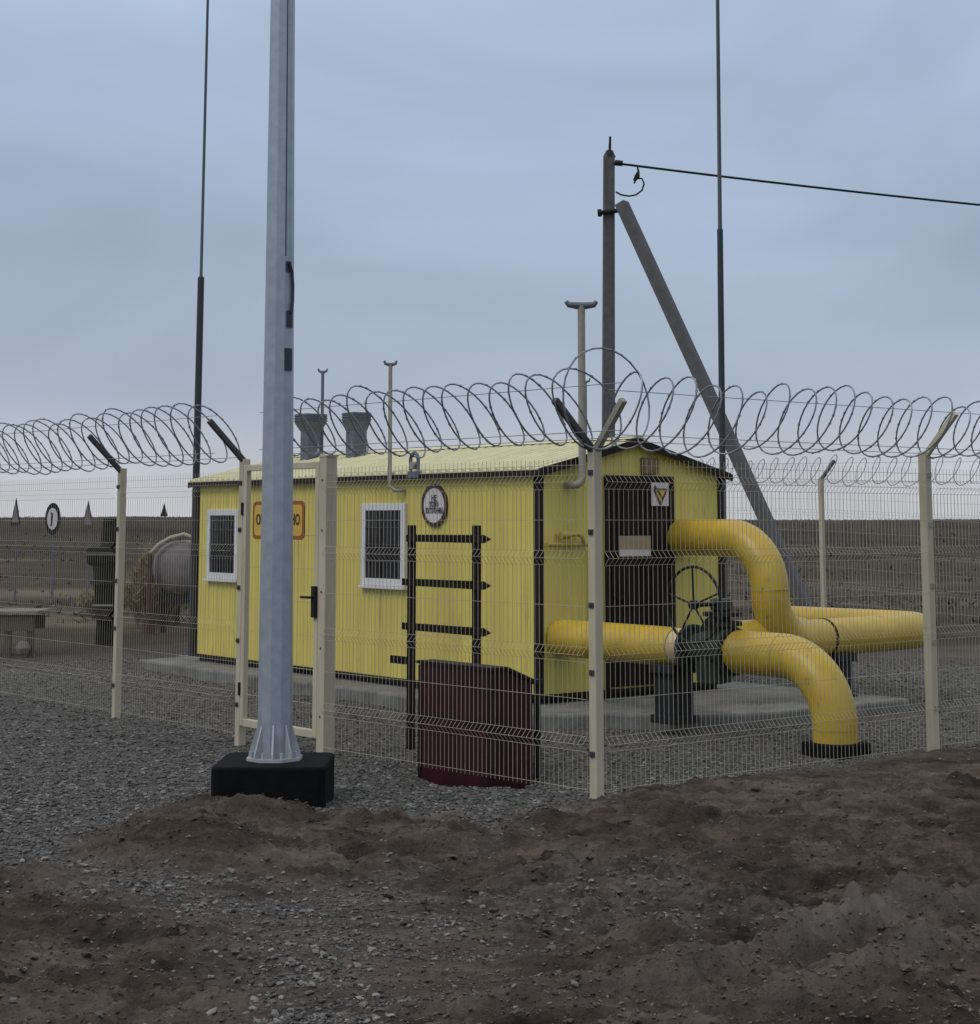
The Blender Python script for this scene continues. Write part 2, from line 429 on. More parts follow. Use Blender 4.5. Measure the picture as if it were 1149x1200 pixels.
# concrete pad under the cabin with an apron before the gable
mb = MB()
edge = [(-.55, 8.1), (-.58, 5.0), (-.52, 2.4), (-.56, -.7), (-.30, -.92), (.05, -1.05), (.40, -1.55), (.85, -1.84), (1.5, -1.98), (3.6, -2.05), (3.6, 8.1)]
mb.prism([(x, y, -.25) for x, y in edge][::-1], (0, 0, .40))
o = mb.single('concrete_pad', 'slab', (1.5, 3, 0), 'worn grey concrete pad under the yellow cabin', None, kind='structure', bevel=.03)

# ------------------------------------------------------------------ yellow cabin
Lh, Wd, Z0, ZE, ZR = 7.46, 2.80, .22, 2.645, 2.985
cab = Thing('equipment_cabin', 'long yellow sheet metal cabin with low gable roof and dark corner trim', 'cabin', (Wd/2, Lh/2, Z0))

def corrugated(length, pitch=.115, depth=.010):
    """profile points (distance, offset) of trapezoid sheet"""
    pts = []; s = 0
    while s < length - 1e-6:
        for a, d in ((0, 0), (.52, 0), (.62, depth), (.90, depth)):
            t = s + a*pitch
            if t < length: pts.append((t, d))
        s += pitch
    pts.append((length, 0)); return pts

mb = MB()
for x0, sg in ((0, -1), (Wd, 1)):
    pr = corrugated(Lh)
    vs = []
    for s, d in pr: vs += [(x0 + sg*d, s, Z0), (x0 + sg*d, s, ZE - .02)]
    mb.add(vs, [(2*i, 2*i+2, 2*i+3, 2*i+1) for i in range(len(pr)-1)])
for y0, sg in ((0, -1), (Lh, 1)):
    pr = corrugated(Wd/2); pr = pr + [(Wd/2 + s, d) for s, d in corrugated(Wd/2)][1:]
    vs = []
    for s, d in pr: vs += [(s, y0 + sg*d, Z0), (s, y0 + sg*d, ZE - .02 + (ZR-ZE)*(1 - abs(s - Wd/2)/(Wd/2)))]
    mb.add(vs, [(2*i, 2*i+2, 2*i+3, 2*i+1) for i in range(len(pr)-1)])
mb.part('wall', 'wall', cab)
# floor frame
mb = MB(); mb.box(.05, Wd-.05, .05, Lh-.05, .13, Z0+.02); mb.part('floor_frame', 'iron', cab)
# roof: two ribbed slopes with overhang
mb = MB(); oy, ox = .10, .09
sl = (ZR - ZE)/(Wd/2)
prof = corrugated(Lh + 2*oy, .15, .022)
for sg in (-1, 1):
    vs = []
    for s, d in prof:
        y = -oy + s
        xe = -ox if sg < 0 else Wd + ox
        vs += [(xe, y, ZE - ox*sl + .02 + d), (Wd/2, y, ZR + .02 + d), (xe, y, ZE - ox*sl + .005), (Wd/2, y, ZR + .005)]
    n = len(prof)
    fs = [(4*i, 4*i+4, 4*i+5, 4*i+1) for i in range(n-1)] + [(4*i+2, 4*i+3, 4*i+7, 4*i+6) for i in range(n-1)]
    fs += [(4*i, 4*i+2, 4*i+6, 4*i+4) for i in range(n-1)]
    mb.add(vs, fs)
roof = mb.part('roof', 'roof', cab)
mb = MB(); mb.prism([(Wd/2-.13, -oy-.01, ZR+.018), (Wd/2, -oy-.01, ZR+.055), (Wd/2+.13, -oy-.01, ZR+.018), (Wd/2, -oy-.01, ZR+.03)], (0, Lh+2*oy+.02, 0))
mb.part('ridge_cap', 'roof', cab, roof)
# dark trim
for (x, y) in ((0, 0), (0, Lh), (Wd, 0), (Wd, Lh)):
    sx = -1 if x == 0 else 1; sy = -1 if y == 0 else 1
    m = MB(); a, b = sorted((x - sx*.055, x + sx*.024)); c, d = sorted((y - sy*.055, y + sy*.024))
    m.box(a, b, c, d, Z0-.01, ZE-.035); m.part('corner_trim', 'trim', cab)
for x, sg in ((0, -1), (Wd, 1)):
    m = MB(); a, b = sorted((x + sg*.001, x + sg*(ox+.012))); m.box(a, b, -oy-.012, Lh+oy+.012, ZE-.075, ZE-.03); m.part('eave_trim', 'trim', cab)
    m = MB(); a, b = sorted((x + sg*.016, x + sg*.03)); m.box(a, b, .03, Lh-.03, Z0-.012, Z0+.03); m.part('base_trim', 'trim', cab)
for y, sg in ((0, -1), (Lh, 1)):
    for s2 in (-1, 1):
        m = MB(); xe = -ox-.014 if s2 < 0 else Wd+ox+.014
        za, zb = ZE - ox*sl - .075, ZR - .055
        y0 = y + sg*(oy - .004)
        m.prism([(xe, y0, za), (Wd/2, y0, zb), (Wd/2, y0, zb+.08), (xe, y0, za+.08)], (0, sg*.022, 0)); m.part('gable_trim', 'trim', cab)
m = MB(); m.box(.03, Wd-.03, -.03, -.016, Z0-.012, Z0+.03); m.part('base_trim', 'trim', cab)

# windows on the long wall
def window(y0, y1, z0, z1):
    m = MB(); t = .085; xa, xb = -.052, -.004
    m.box(xa, xb, y0, y1, z0, z0+t).box(xa, xb, y0, y1, z1-t, z1).box(xa, xb, y0, y0+t, z0+t, z1-t).box(xa, xb, y1-t, y1, z0+t, z1-t)
    f = m.part('window', 'white', cab, bevel=.004)
    m = MB(); m.box(-.030, -.018, y0+t, y1-t, z0+t, z1-t); m.part('pane', 'glass', cab, f)
    m = MB()
    n = 7
    for i in range(1, n): 
        y = y0+t + (y1-y0-2*t)*i/n; m.box(-.048, -.038, y-.005, y+.005, z0+t, z1-t)
    for i in range(1, 4):
        z = z0+t + (z1-z0-2*t)*i/4; m.box(-.054, -.048, y0+t, y1-t, z-.006, z+.006)
    m.part('grille', 'bar', cab, f)
    m = MB(); m.box(-.085, -.004, y0-.02, y1+.02, z0-.035, z0-.004); m.part('sill', 'white', cab, f, bevel=.004)
window(6.26, 7.11, 1.295, 2.245)
window(2.39, 3.30, 1.315, 2.295)
# gable door
m = MB(); m.box(.99, 1.95, -.032, -.016, .27, 2.545)
dr = m.part('door', 'door', cab)
m = MB(); m.box(.945, .99, -.05, -.012, .25, 2.59).box(1.95, 1.995, -.05, -.012, .25, 2.59).box(.99, 1.95, -.05, -.012, 2.545, 2.59)
m.part('door_frame', 'trim', cab, dr)
m = MB()
for i in range(11):
    x = 1.03 + i*.088; m.box(x, x+.012, -.042, -.032, .3, 2.52)
m.part('ribs', 'trim', cab, dr)
m = MB(); m.cyl((1.06, -.032, 1.25), (1.06, -.085, 1.25), .012, n=8).bar((1.06, -.08, 1.25), (1.19, -.08, 1.25), .022); m.part('handle', 'iron', cab, dr)
m = MB(); m.box(1.51, 1.75, -.06, -.012, 2.615, 2.80); m.part('vent_grille', 'hood', cab, bevel=.006)
# thin gas lines on the gable
m = MB(); z = 1.83
m.tube([(.06, -.07, z), (.62, -.07, z)] + arc((.62, -.07, z-.08), (0, 0, 1), (1, 0, 0), .08, .3, 1.57, 6) + [(.70, -.07, .95), (.70, -.07, .90)], .022, 10)
m.part('gas_line', 'pipe2', cab, smooth=True)
m = MB(); m.tube([(.26, -.015, 1.93), (.26, -.09, 1.93), (.48, -.09, 1.94)] + arc((.48, -.09, 1.86), (0, 0, 1), (1, 0, 0), .08, .3, 1.4, 5) + [(.60, -.07, 1.83)], .022, 10)
m.cyl((.245, -.09, 1.93), (.345, -.09, 1.93), .04, n=12)
m.part('gas_line', 'pipe2', cab, smooth=True)
# vent pipes (stand pipes with T caps)
def standpipe(path, r, zt, capw, axis, m='ventpipe'):
    mm = MB(); mm.tube(path, r, 12); p = mm.part('vent_pipe', m, cab, smooth=True)
    x, y = path[-1][0], path[-1][1]; c = MB()
    a = Vector(axis)*capw/2
    P = Vector((x, y, zt+.01))
    c.tube([P-a+Vector((0, 0, .035)), P-a*.82, P-a*.3+Vector((0, 0, -.012)), P+a*.3+Vector((0, 0, -.012)), P+a*.82, P+a+Vector((0, 0, .035))], [r*.55, r*.8, r*.95, r*.95, r*.8, r*.55], 10)
    c.part('cap', 'ventgrey' , cab, p, smooth=True)
ax_v = (.78, -.62, 0)
standpipe([(.40, -.01, 2.47), (.40, -.11, 2.47), (.425, -.155, 2.475), (.47, -.17, 2.51), (.485, -.17, 2.58), (.485, -.17, 4.44)], .042, 4.44, .34, ax_v)
standpipe([(-.01, 2.45, 2.44), (-.08, 2.45, 2.44), (-.125, 2.50, 2.45), (-.135, 2.575, 2.50), (-.135, 2.58, 3.95)], .024, 3.95, .15, ax_v)
standpipe([(1.42, 6.46, 2.95), (1.42, 6.46, 4.21)], .022, 4.21, .13, ax_v, 'ventgrey')
standpipe([(2.81, 2.47, 2.4), (2.87, 2.47, 2.42), (2.90, 2.47, 2.5), (2.90, 2.47, 3.89)], .018, 3.89, .12, ax_v, 'ventgrey')
# ducts with flared hoods on the roof
def duct(x, y, zb, zt, hw, lab=None):
    m = MB(); w = .102
    m.box(x-w, x+w, y-w, y+w, zb, zt-.22)
    p = m.part('roof_vent', 'ventgrey', cab, roof)
    h = MB(); a, b = w+.005, hw
    z1, z2, z3 = zt-.24, zt-.12, zt
    vs = []
    for zz, q in ((z1, a), (z2, b), (z3, b)): vs += [(x-q, y-q, zz), (x+q, y-q, zz), (x+q, y+q, zz), (x-q, y+q, zz)]
    fs = [(3, 2, 1, 0), (8, 9, 10, 11)] + [(k*4+i, k*4+(i+1) % 4, k*4+4+(i+1) % 4, k*4+4+i) for k in range(2) for i in range(4)]
    h.add(vs, fs)
    for i in range(3): h.box(x-b-.012, x+b+.012, y-b-.012, y+b+.012, z2+.02+i*.035, z2+.03+i*.035)
    return p, h
p, h = duct(1.15, 5.19, 2.85, 3.55, .14); 
h.part('hood', 'ventgrey', cab, roof)
p, h = duct(1.15, 6.34, 2.85, 3.585, .165)
h.part('hood', 'ventgrey', cab, roof)
# arched lamp bracket at the eave
m = MB(); yb = 2.13
m.tube([(-.10, yb+.075, 2.60), (-.10, yb+.075, 2.80)] + arc((-.10, yb, 2.80), (0, 1, 0), (0, 0, 1), .075, 0, math.pi, 10) + [(-.10, yb-.075, 2.60)], .022, 8)
m.box(-.13, -.07, yb-.10, yb+.10, 2.585, 2.66)
p = m.part('lamp_bracket', 'ventgrey', cab, smooth=True)
m = MB(); m.cyl((-.15, yb, 2.73), (-.07, yb, 2.73), .045, n=14); m.part('lamp', 'ventpipe', cab, p, smooth=True)

# ------------------------------------------------------------------ signs on the cabin and gate
def disc(mb_, c, ax, up, nr, r, t, n=40, inner=None):
    c, ax, up, nr = Vector(c), Vector(ax), Vector(up), Vector(nr)
    ring = [c + (ax*math.cos(2*math.pi*i/n) + up*math.sin(2*math.pi*i/n))*r for i in range(n)]
    if inner is None: mb_.prism(ring, nr*t)
    else:
        rin = [c + (ax*math.cos(2*math.pi*i/n) + up*math.sin(2*math.pi*i/n))*inner for i in range(n)]
        vs = ring + rin + [p + nr*t for p in ring] + [p + nr*t for p in rin]
        fs = []
        for i in range(n):
            j = (i+1) % n
            fs += [(i, j, 2*n+j, 2*n+i), (n+i, 3*n+i, 3*n+j, n+j), (2*n+i, 2*n+j, 3*n+j, 3*n+i), (i, n+i, n+j, j)]
        mb_.add(vs, fs)
    return mb_

t = Thing('round_sign', 'white round sign with dark red rim and three lines of black writing', 'sign', (-.016, 1.835, 2.265))
m = disc(MB(), (-.02, 1.835, 2.265), (0, -1, 0), (0, 0, 1), (-1, 0, 0), .222, .012); pl = m.part('sign_plate', 'signw', t)
m = disc(MB(), (-.018, 1.835, 2.265), (0, -1, 0), (0, 0, 1), (-1, 0, 0), .245, .02, inner=.202); m.part('rim', 'signd', t)
ax, up = (0, -1, 0), (0, 0, 1)
wording('НЕ', .085, t, 'ink', (-.0335, 1.835, 2.345), ax, up, pl, fit=.10)
wording('ВХОДИТЬ', .085, t, 'ink', (-.0335, 1.835, 2.272), ax, up, pl, fit=.19)
wording('ПОСТОРОННИМ', .085, t, 'ink', (-.0335, 1.835, 2.198), ax, up, pl, fit=.34)

t = Thing('warning_sign', 'small white square sign with dark crossed triangle on the dark gable door', 'sign', (1.77, -.045, 2.39))
m = MB(); m.box(1.635, 1.905, -.054, -.0435, 2.255, 2.52); pl = m.part('sign_plate', 'signw', t)
c = Vector((1.77, -.055, 2.385))
m = MB(); tri = [c + Vector((math.cos(a)*.115, 0, math.sin(a)*.115)) for a in (R(90+180), R(210+180), R(330+180))]
m.prism(tri, (0, -.004, 0)); m.part('symbol', 'signy', t)
m = MB()
for k in range(3): m.bar(tri[k]+Vector((0, -.005, 0)), tri[(k+1) % 3]+Vector((0, -.005, 0)), .02, .006, up=(0, 1, 0))
m.bar((1.68, -.061, 2.48), (1.80, -.061, 2.34), .02, .005, up=(0, 1, 0)); m.part('border', 'signd', t)

t = Thing('door_plate', 'blank tan plate fixed across the middle of the dark gable door', 'plate', (1.37, -.045, 1.80))
m = MB(); m.box(1.13, 1.615, -.053, -.0435, 1.69, 1.92); pl = m.part('plate', 'plate', t)
m = MB(); m.box(1.135, 1.61, -.056, -.0532, 1.695, 1.765); m.part('pale_band', 'signw', t)

# ------------------------------------------------------------------ fence
GRP = 'ivory posts of the wire mesh fence'
HF = 2.65
def post_mesh(th, s=.074, h=HF, x=0, y=0, zb=-.35):
    x, y = th.org.x, th.org.y; m = MB(); m.box(x-s/2, x+s/2, y-s/2, y+s/2, zb, h); return m.part('shaft', 'post', th, bevel=.006)
def arm(th, d, h=HF, ln=.40, rise=.36, m='arm', s=.05):
    d = Vector((d[0], d[1], 0)); mm = MB()
    p = Vector((th.org.x, th.org.y, h-.05)); mm.bar(p, p + d*ln + Vector((0, 0, rise+.03)), s, s); return mm.part('arm', m, th, bevel=.004)
def clamps(th, sgn=(0, 1)):
    for z in (.35, .95, 1.45, 2.0, 2.45):
        m = MB(); o = th.org; s = .05
        m.box(o.x-s, o.x+.012, o.y-.026, o.y+.026, z-.02, z+.02).cyl((o.x-s-.012, o.y, z), (o.x-s, o.y, z), .012, n=8); m.part('clamp', 'arm', th)
# L1: fence along the gate side, outward is -x
L1 = [(-3.14, -4.38), (-3.37, -1.03), (-3.43, .35), (-3.48, 2.85), (-3.62, 5.95), (-3.76, 9.0)]
th = Thing('fence_post', 'ivory fence post with dark arm, left of the gate under the long coil', 'fence post', (L1[3][0], L1[3][1], 0), GRP)
post_mesh(th); arm(th, (-1, 0)); clamps(th)
pp = copy_tree(th.o); pp.location = S(L1[4][0], L1[4][1], 0); pp['label'] = 'ivory fence post with dark arm at the far left end of the gate side fence'
# corner post
th = Thing('fence_corner_post', 'ivory corner post with a dark and a pale arm spread like a V', 'fence post', (L1[0][0], L1[0][1], 0), GRP)
post_mesh(th, .08); arm(th, (-1, 0)); arm(th, (0, -1), m='ventpipe', ln=.33); clamps(th)
# L2 along the front right, outward is -y
L2 = [(-3.14, -4.38), (.95, -4.35), (4.9, -4.32)]
th = Thing('fence_post', 'ivory fence post with pale arm near the right edge, behind the soil heap', 'fence post', (L2[1][0], L2[1][1], 0), GRP)
post_mesh(th, .085, h=HF+.06); arm(th, (0, -1), h=HF+.06, m='post', ln=.36)
for z in (.42, 1.0, 1.5, 2.05, 2.5):
    m = MB(); o = th.org; m.box(o.x-.026, o.x+.026, o.y-.056, o.y+.012, z-.02, z+.02); m.part('clamp', 'ventpipe', th)
# gate posts
th = Thing('gate_post', 'thick ivory gate post beside the latch, right of the grey mast', 'gate post', (L1[1][0], L1[1][1], 0), 'gate posts')
post_mesh(th, .118, 2.66); clamps(th)
m = MB(); o = th.org; m.box(o.x-.064, o.x+.064, o.y-.064, o.y+.064, 2.66, 2.675); m.part('cap', 'post', th)
th = Thing('gate_post', 'ivory gate post with dark slanted arm, left of the grey mast', 'gate post', (L1[2][0], L1[2][1], 0), 'gate posts')
post_mesh(th, .08, 2.68); arm(th, (-1, 0), 2.7); clamps(th)

def mesh_panel(p, q, z0, z1, bends, name, label, group, pitch=.052, rw=.0020, zoff=(0, 0), extra=1):
    """welded wire panel between two site points, V bends at the given heights, outward is to the right of p->q"""
    p, q = Vector((*p, 0)), Vector((*q, 0)); d = (q-p); ln = d.length; d /= ln
    out = Vector((d.y, -d.x, 0))
    m = MB(); n = int(ln/pitch); s0 = .05
    zs = [(z0, 0)]
    for b in bends: zs += [(b-.055, 0), (b, .05), (b+.055, 0)]
    zs += [(z1, 0)]
    for i in range(n+1):
        s = s0 + (ln-2*s0)*i/n; dz = zoff[0] + (zoff[1]-zoff[0])*s/ln
        m.tube([p + d*s + out*o_ + Vector((0, 0, z+dz)) for z, o_ in zs], rw, 4, caps=False, tw=.785)
    hz = []
    for b in bends: hz += [(b-.055, .006), (b+.055, .006), (b, .056)]
    bb = [z0+.04] + list(bends) + [z1-.04]
    for a, b in zip(bb[:-1], bb[1:]):
        if b-a > .5: hz.append(((a+b)/2, .006))
    hz += [(z0+.03, .006), (z1-.05, .006)]
    for z, o_ in hz:
        m.tube([p + d*s0 + out*o_ + Vector((0, 0, z+zoff[0])), p + d*(ln-s0) + out*o_ + Vector((0, 0, z+zoff[1]))], rw*1.15, 4, caps=False, tw=.785)
    org = tuple((p+q)/2)[:2] + (z0,)
    return m.single(name, 'wire', org, label, 'fence', group)
GP = 'welded wire mesh fence panels'
BN = (.42, 1.08, 1.80, 2.38)
def seg(a, b, off=-.05):
    a, b = Vector(a), Vector(b); d = (b-a).normalized(); o_ = Vector((d.y, -d.x))*(-off)
    return tuple(a+o_), tuple(b+o_)
a, b = seg(L1[1], L1[0]); mesh_panel(a, b, .06, 2.56, BN, 'mesh_fence', 'wire mesh panel between the gate and the corner, before the maroon sand chest', GP)
a, b = seg(L1[3], L1[2]); mesh_panel(a, b, .06, 2.56, BN, 'mesh_fence', 'wire mesh panel between the gate and the next post to its left', GP, rw=.0015)
a, b = seg(L1[4], L1[3]); mesh_panel(a, b, .06, 2.56, BN, 'mesh_fence', 'wire mesh panel at the left edge, before the road signs', GP, rw=.0015)
a, b = seg(L2[0], L2[1]); mesh_panel(a, b, .06, 2.56, BN, 'mesh_fence', 'wire mesh panel right of the corner, before the yellow pipes', GP)
a, b = seg(L2[1], L2[2]); mesh_panel(a, b, .06, 2.56, BN, 'mesh_fence', 'wire mesh panel cut by the right edge of the photo', GP)

# gate leaf
g0, g1 = Vector((-3.445, .27, 0)), Vector((-3.405, -.94, 0))
th = Thing('gate', 'narrow ivory wicket gate with wire infill behind the grey mast', 'gate', (-3.42, -.33, .15))
m = MB(); s = .055
dG = (g1-g0).normalized()
def gp(sv, z): return g0 + dG*sv + Vector((0, 0, z))
GL = (g1-g0).length
m.bar(gp(0, .16), gp(0, 2.62), .062, s).bar(gp(GL, .16), gp(GL, 2.62), .062, s).bar(gp(.03, .19), gp(GL-.03, .19), s, .07).bar(gp(.03, 2.59), gp(GL-.03, 2.59), s, .06)
fr = m.part('frame', 'post', th, bevel=.005)
m = MB()
for i in range(1, 22): m.tube([gp(GL*i/22, .2), gp(GL*i/22, 2.58)], .0019, 4, caps=False)
for z in (.45, .75, 1.05, 1.35, 1.65, 1.95, 2.25): m.tube([gp(.02, z), gp(GL-.02, z)], .0021, 4, caps=False)
m.part('wire_infill', 'wire', th)
m = MB(); hp = gp(GL, 1.36) + Vector((-.04, 0, 0)); m.box(hp.x-.02, hp.x+.012, hp.y-.035, hp.y+.03, 1.22, 1.50)
lk = m.part('lock_case', 'iron', th, bevel=.005)
m = MB(); m.cyl((hp.x-.015, hp.y, 1.40), (hp.x-.065, hp.y, 1.40), .011, n=8).tube([(hp.x-.06, hp.y-.01, 1.40), (hp.x-.06, hp.y+.13, 1.40)], .012, 8); m.part('handle', 'iron', th, lk)
for z in (.5, 2.2):
    m = MB(); q = gp(-.03, z); m.cyl((q.x-.03, q.y, z-.06), (q.x-.03, q.y, z+.06), .017, n=8); m.part('hinge', 'iron', th)
# gate sign
t = Thing('gate_sign', 'amber sign with rounded orange red border, half hidden behind the grey mast', 'sign', (-3.48, -.39, 2.09))
def rrect(x, cy, cz, w, h, r):
    pts = []
    for sx, sz, a0 in ((1, 1, 0), (-1, 1, 90), (-1, -1, 180), (1, -1, 270)):
        for k in range(7):
            a = R(a0 + 15*k); pts.append((x, cy + sx*(w/2-r) + r*math.cos(a), cz + sz*(h/2-r) + r*math.sin(a)))
    return pts
cy = -.388
m = MB(); m.prism(rrect(-3.492, cy, 2.09, .91, .355, .06), (-.008, 0, 0)); m.part('border', 'signr', t)
m = MB(); m.prism(rrect(-3.501, cy, 2.09, .84, .285, .045), (-.0015, 0, 0)); pl = m.part('sign_face', 'signy', t)
wording('ОГНЕОПАСНО', .13, t, 'signd', (-3.5045, cy, 2.09), (0, -1, 0), (0, 0, 1), pl, fit=.77)

# razor wire coils
def coil(p, q, out, zc, rad, pitch, name, label, seedv, z_off=(0, 0), zend=1.0, flat=.58, rw=.0075, barb=True, nseg=26):
    rr_ = random.Random(seedv)
    p, q = Vector((*p, 0)), Vector((*q, 0)); d = q-p; ln = d.length; d /= ln; out = Vector((*out, 0))
    loops = int(ln/pitch); m = MB(); path = []
    jr = [1 + rr_.uniform(-.10, .12) for _ in range(loops+2)]; js = [rr_.uniform(-.16, .16) for _ in range(loops+2)]
    jz = [rr_.uniform(-.05, .03) for _ in range(loops+2)]
    if zend != 1.0: jr[loops-1] = zend*.98; jr[loops] = zend; jr[loops+1] = zend; jz[loops-1] = .05; jz[loops] = .07; jz[loops+1] = .07
    up = Vector((0, 0, 1))
    for i in range(nseg//2, loops*nseg + nseg//2 + 1 - nseg):
        u = i/nseg; k = int(u); f = u-k; k = min(k, loops)
        L = lambda a: a[k]*(1-f) + a[k+1]*f
        s = (u + L(js))*pitch
        dz = z_off[0] + (z_off[1]-z_off[0])*s/ln
        a = 2*math.pi*u; r = rad*L(jr)
        e1 = 1.28*math.cos(a); mn = flat
        if zend != 1.0: mn = flat + (1.15-flat)*max(0, min(1, (u - loops + 2.1)/.8))
        e2 = mn*math.sin(a)
        path.append(p + d*s + out*(.19 + r*(e1*.68 - e2*.73)) + up*(zc + dz + L(jz) + r*(e1*.73 + e2*.68)))
    m.tube(path, rw, 5, caps=True)
    if barb:
        acc = 0
        for i in range(1, len(path)):
            seg_ = path[i]-path[i-1]; acc += seg_.length
            if acc > .055:
                acc = 0; t_ = seg_.normalized(); w = t_.orthogonal().normalized(); w.rotate(Matrix.Rotation(rr_.uniform(0, 6.28), 3, t_))
                c = path[i]; a, b = t_*.013, w*.009
                m.add([c-a-b*1.1, c+b*.15, c+a-b*1.1, c-a+b*1.1, c-b*.15, c+a+b*1.1], [(0, 1, 2), (3, 4, 5)])
    th_ = Thing(name, label, 'razor wire', tuple((p+q)/2)[:2] + (zc-rad,), 'razor wire coils on the fence top')
    m.part('coil', 'razor', th_, smooth=True)
    for (oo, zz) in ((.19+rad*.6, zc-rad*.80), (.02, zc-rad*.92), (.34, zc+rad*.55)):
        w = MB(); w.tube([p + out*oo + up*(zz+z_off[0] ), q + out*oo + up*(zz+z_off[1])], .0032, 5); w.part('tension_wire', 'razor', th_)
coil((-3.78, 9.3), (-3.44, .30), (-1, 0), 2.94, .265, .27, 'razor_wire_coil', 'coil of razor wire over the fence left of the gate', 3)
coil((-3.41, -.45), (-3.13, -5.05), (-1, 0), 2.94, .255, .25, 'razor_wire_coil', 'coil of razor wire from the gate to the corner post, ending in a wide loop', 4, zend=1.22)
coil((-3.30, -4.38), (4.9, -4.32), (0, -1), 2.92, .245, .275, 'razor_wire_coil', 'coil of razor wire running right from the corner post before the utility pole', 5, flat=.72)

# far fence on the opposite side of the yard
FX = 13.62; fz = gzs(13.62, 7.69)
far_pts = [3.95, 7.69, 11.45, 15.2]
labs = ['distant ivory post of the far fence near the right edge', 'distant ivory post with slanted arm, far behind the yellow pipes',
        'distant ivory post of the far fence behind the cabin', 'distant ivory post at the end of the far fence']
th = Thing('fence_post', labs[1], 'fence post', (FX, 7.69, fz), 'posts of the far fence')
m = MB(); m.box(FX-.04, FX+.04, 7.69-.04, 7.69+.04, fz-.4, fz+2.45); m.part('shaft', 'post', th)
m = MB(); m.bar((FX, 7.69, fz+2.42), (FX+.40, 7.69, fz+2.80), .055, .055); m.part('arm', 'arm', th)
for i in (0, 2, 3):
    pp = copy_tree(th.o); pp.location = S(FX, far_pts[i], gzs(FX, far_pts[i])); pp['label'] = labs[i]
pl_l = ['distant wire mesh panel of the far fence, right part', 'distant wire mesh panel of the far fence beside the pole strut', 'distant wire mesh panel of the far fence behind the cabin']
for i in range(3):
    z0_, z1_ = gzs(FX, far_pts[i]), gzs(FX, far_pts[i+1])
    mesh_panel((FX+.06, far_pts[i]), (FX+.06, far_pts[i+1]), .08, 2.36, (.45, 1.1, 1.8), 'mesh_fence', pl_l[i], 'mesh panels of the far fence', pitch=.075, rw=.0022, zoff=(z0_, z1_))
coil((FX, 15.2), (FX, 3.95), (1, 0), 2.68, .26, .36, 'razor_wire_coil', 'distant coil of razor wire on the far fence', 9, z_off=(gzs(FX, 15.2), gzs(FX, 3.95)), barb=False, rw=.008, nseg=18)

# ------------------------------------------------------------------ yellow pipework and valve
zA, rP = .84, .195
# outlet pipe: gable -> valve -> elbow into the ground
th = Thing('gas_outlet_pipe', 'yellow pipe from the gable through the valve, elbowing down into the ground in front', 'pipe', (.28, -1.8, 0))
m = MB(); m.tube([(.28, 0, zA), (.28, -1.82, zA)], rP, 28); m.part('pipe_run', 'pipe', th, smooth=True)
m = MB(); m.tube([(.28, -1.815, zA), (.28, -1.99, zA)], [rP*.985, .15], 28); m.part('reducer', 'reducer', th, smooth=True)
m = MB(); m.tube([(.28, -1.80, zA), (.28, -1.82, zA)], rP+.004, 28); m.part('weld_ring', 'pipe2', th, smooth=True)
Re = .60; ye = -3.79; r2 = .205
m = MB()
m.tube([(.28, -2.56, zA), (.28, -2.62, zA)] + arc((.28, ye+Re, zA-Re), (0, 0, 1), (0, -1, 0), Re, 0, math.pi/2, 22) + [(.28, ye, .16), (.28, ye, -.2)], [.165] + [r2]*26, 30)
el = m.part('elbow', 'pipe', th, smooth=True)
for yy in (-2.66, ye+Re):
    m = MB(); m.tube([(.28, yy, zA), (.28, yy-.012, zA)], r2+.0022, 30); m.part('weld_ring', 'pipe2', th, el, smooth=True)
for zz in (.22,):
    m = MB(); m.tube([(.28, ye, zz), (.28, ye, zz+.012)], r2+.0025, 30); m.part('weld_ring', 'pipe2', th, el, smooth=True)
m = MB(); m.box(.28-.225, .28+.225, ye-.225, ye+.225, -.25, .115); m.part('ground_sleeve', 'black', th, bevel=.02)
# gate valve
th = Thing('gate_valve', 'dark green valve with big spoked handwheel between the yellow pipes', 'valve', (.28, -2.22, zA))
m = MB(); m.tube([(.28, -1.99, zA), (.28, -2.05, zA), (.28, -2.14, zA), (.28, -2.27, zA), (.28, -2.40, zA), (.28, -2.50, zA), (.28, -2.56, zA)], [.14, .14, .165, .19, .175, .14, .14], 24)
m.tube([(.28, -2.30, zA-.30), (.28, -2.30, zA+.1)], .17, 18)
body = m.part('body', 'valve', th, smooth=True)
for y in (-1.99, -2.52):
    m = MB(); m.tube([(.28, y, zA), (.28, y-.045, zA)], .235, 26); f = m.part('flange', 'valve', th, smooth=True)
    for k in range(8):
        m = MB(); a = 2*math.pi*k/8; m.cyl((.28+.20*math.cos(a), y+.02, zA+.20*math.sin(a)), (.28+.20*math.cos(a), y-.07, zA+.20*math.sin(a)), .018, n=6)
        m.part('bolt', 'iron', th, f)
m = MB(); m.tube([(.28, -2.40, zA+.08), (.28, -2.40, zA+.24)], [.14, .11], 18); m.part('bonnet', 'valve', th, smooth=True)
m = MB(); m.tube([(.28, -2.42, zA+.24), (.28, -2.42, zA+.28)], .19, 20).tube([(.28, -2.42, zA+.33), (.28, -2.42, zA+.37)], .19, 20).tube([(.28, -2.42, zA+.28), (.28, -2.42, zA+.33)], .08, 12); m.part('bonnet_flange', 'iron', th, smooth=True)
m = MB(); m.box(.20, .36, -2.50, -2.32, zA+.372, zA+.50); gb = m.part('gearbox', 'valve', th, bevel=.03)
wc = Vector((-.14, -2.45, 1.29))
m = MB(); m.tube([(.21, -2.40, 1.29), (wc.x-.03, wc.y, 1.29)], .024, 10); m.part('spindle', 'iron', th, gb, smooth=True)
m = MB(); rw_ = .36
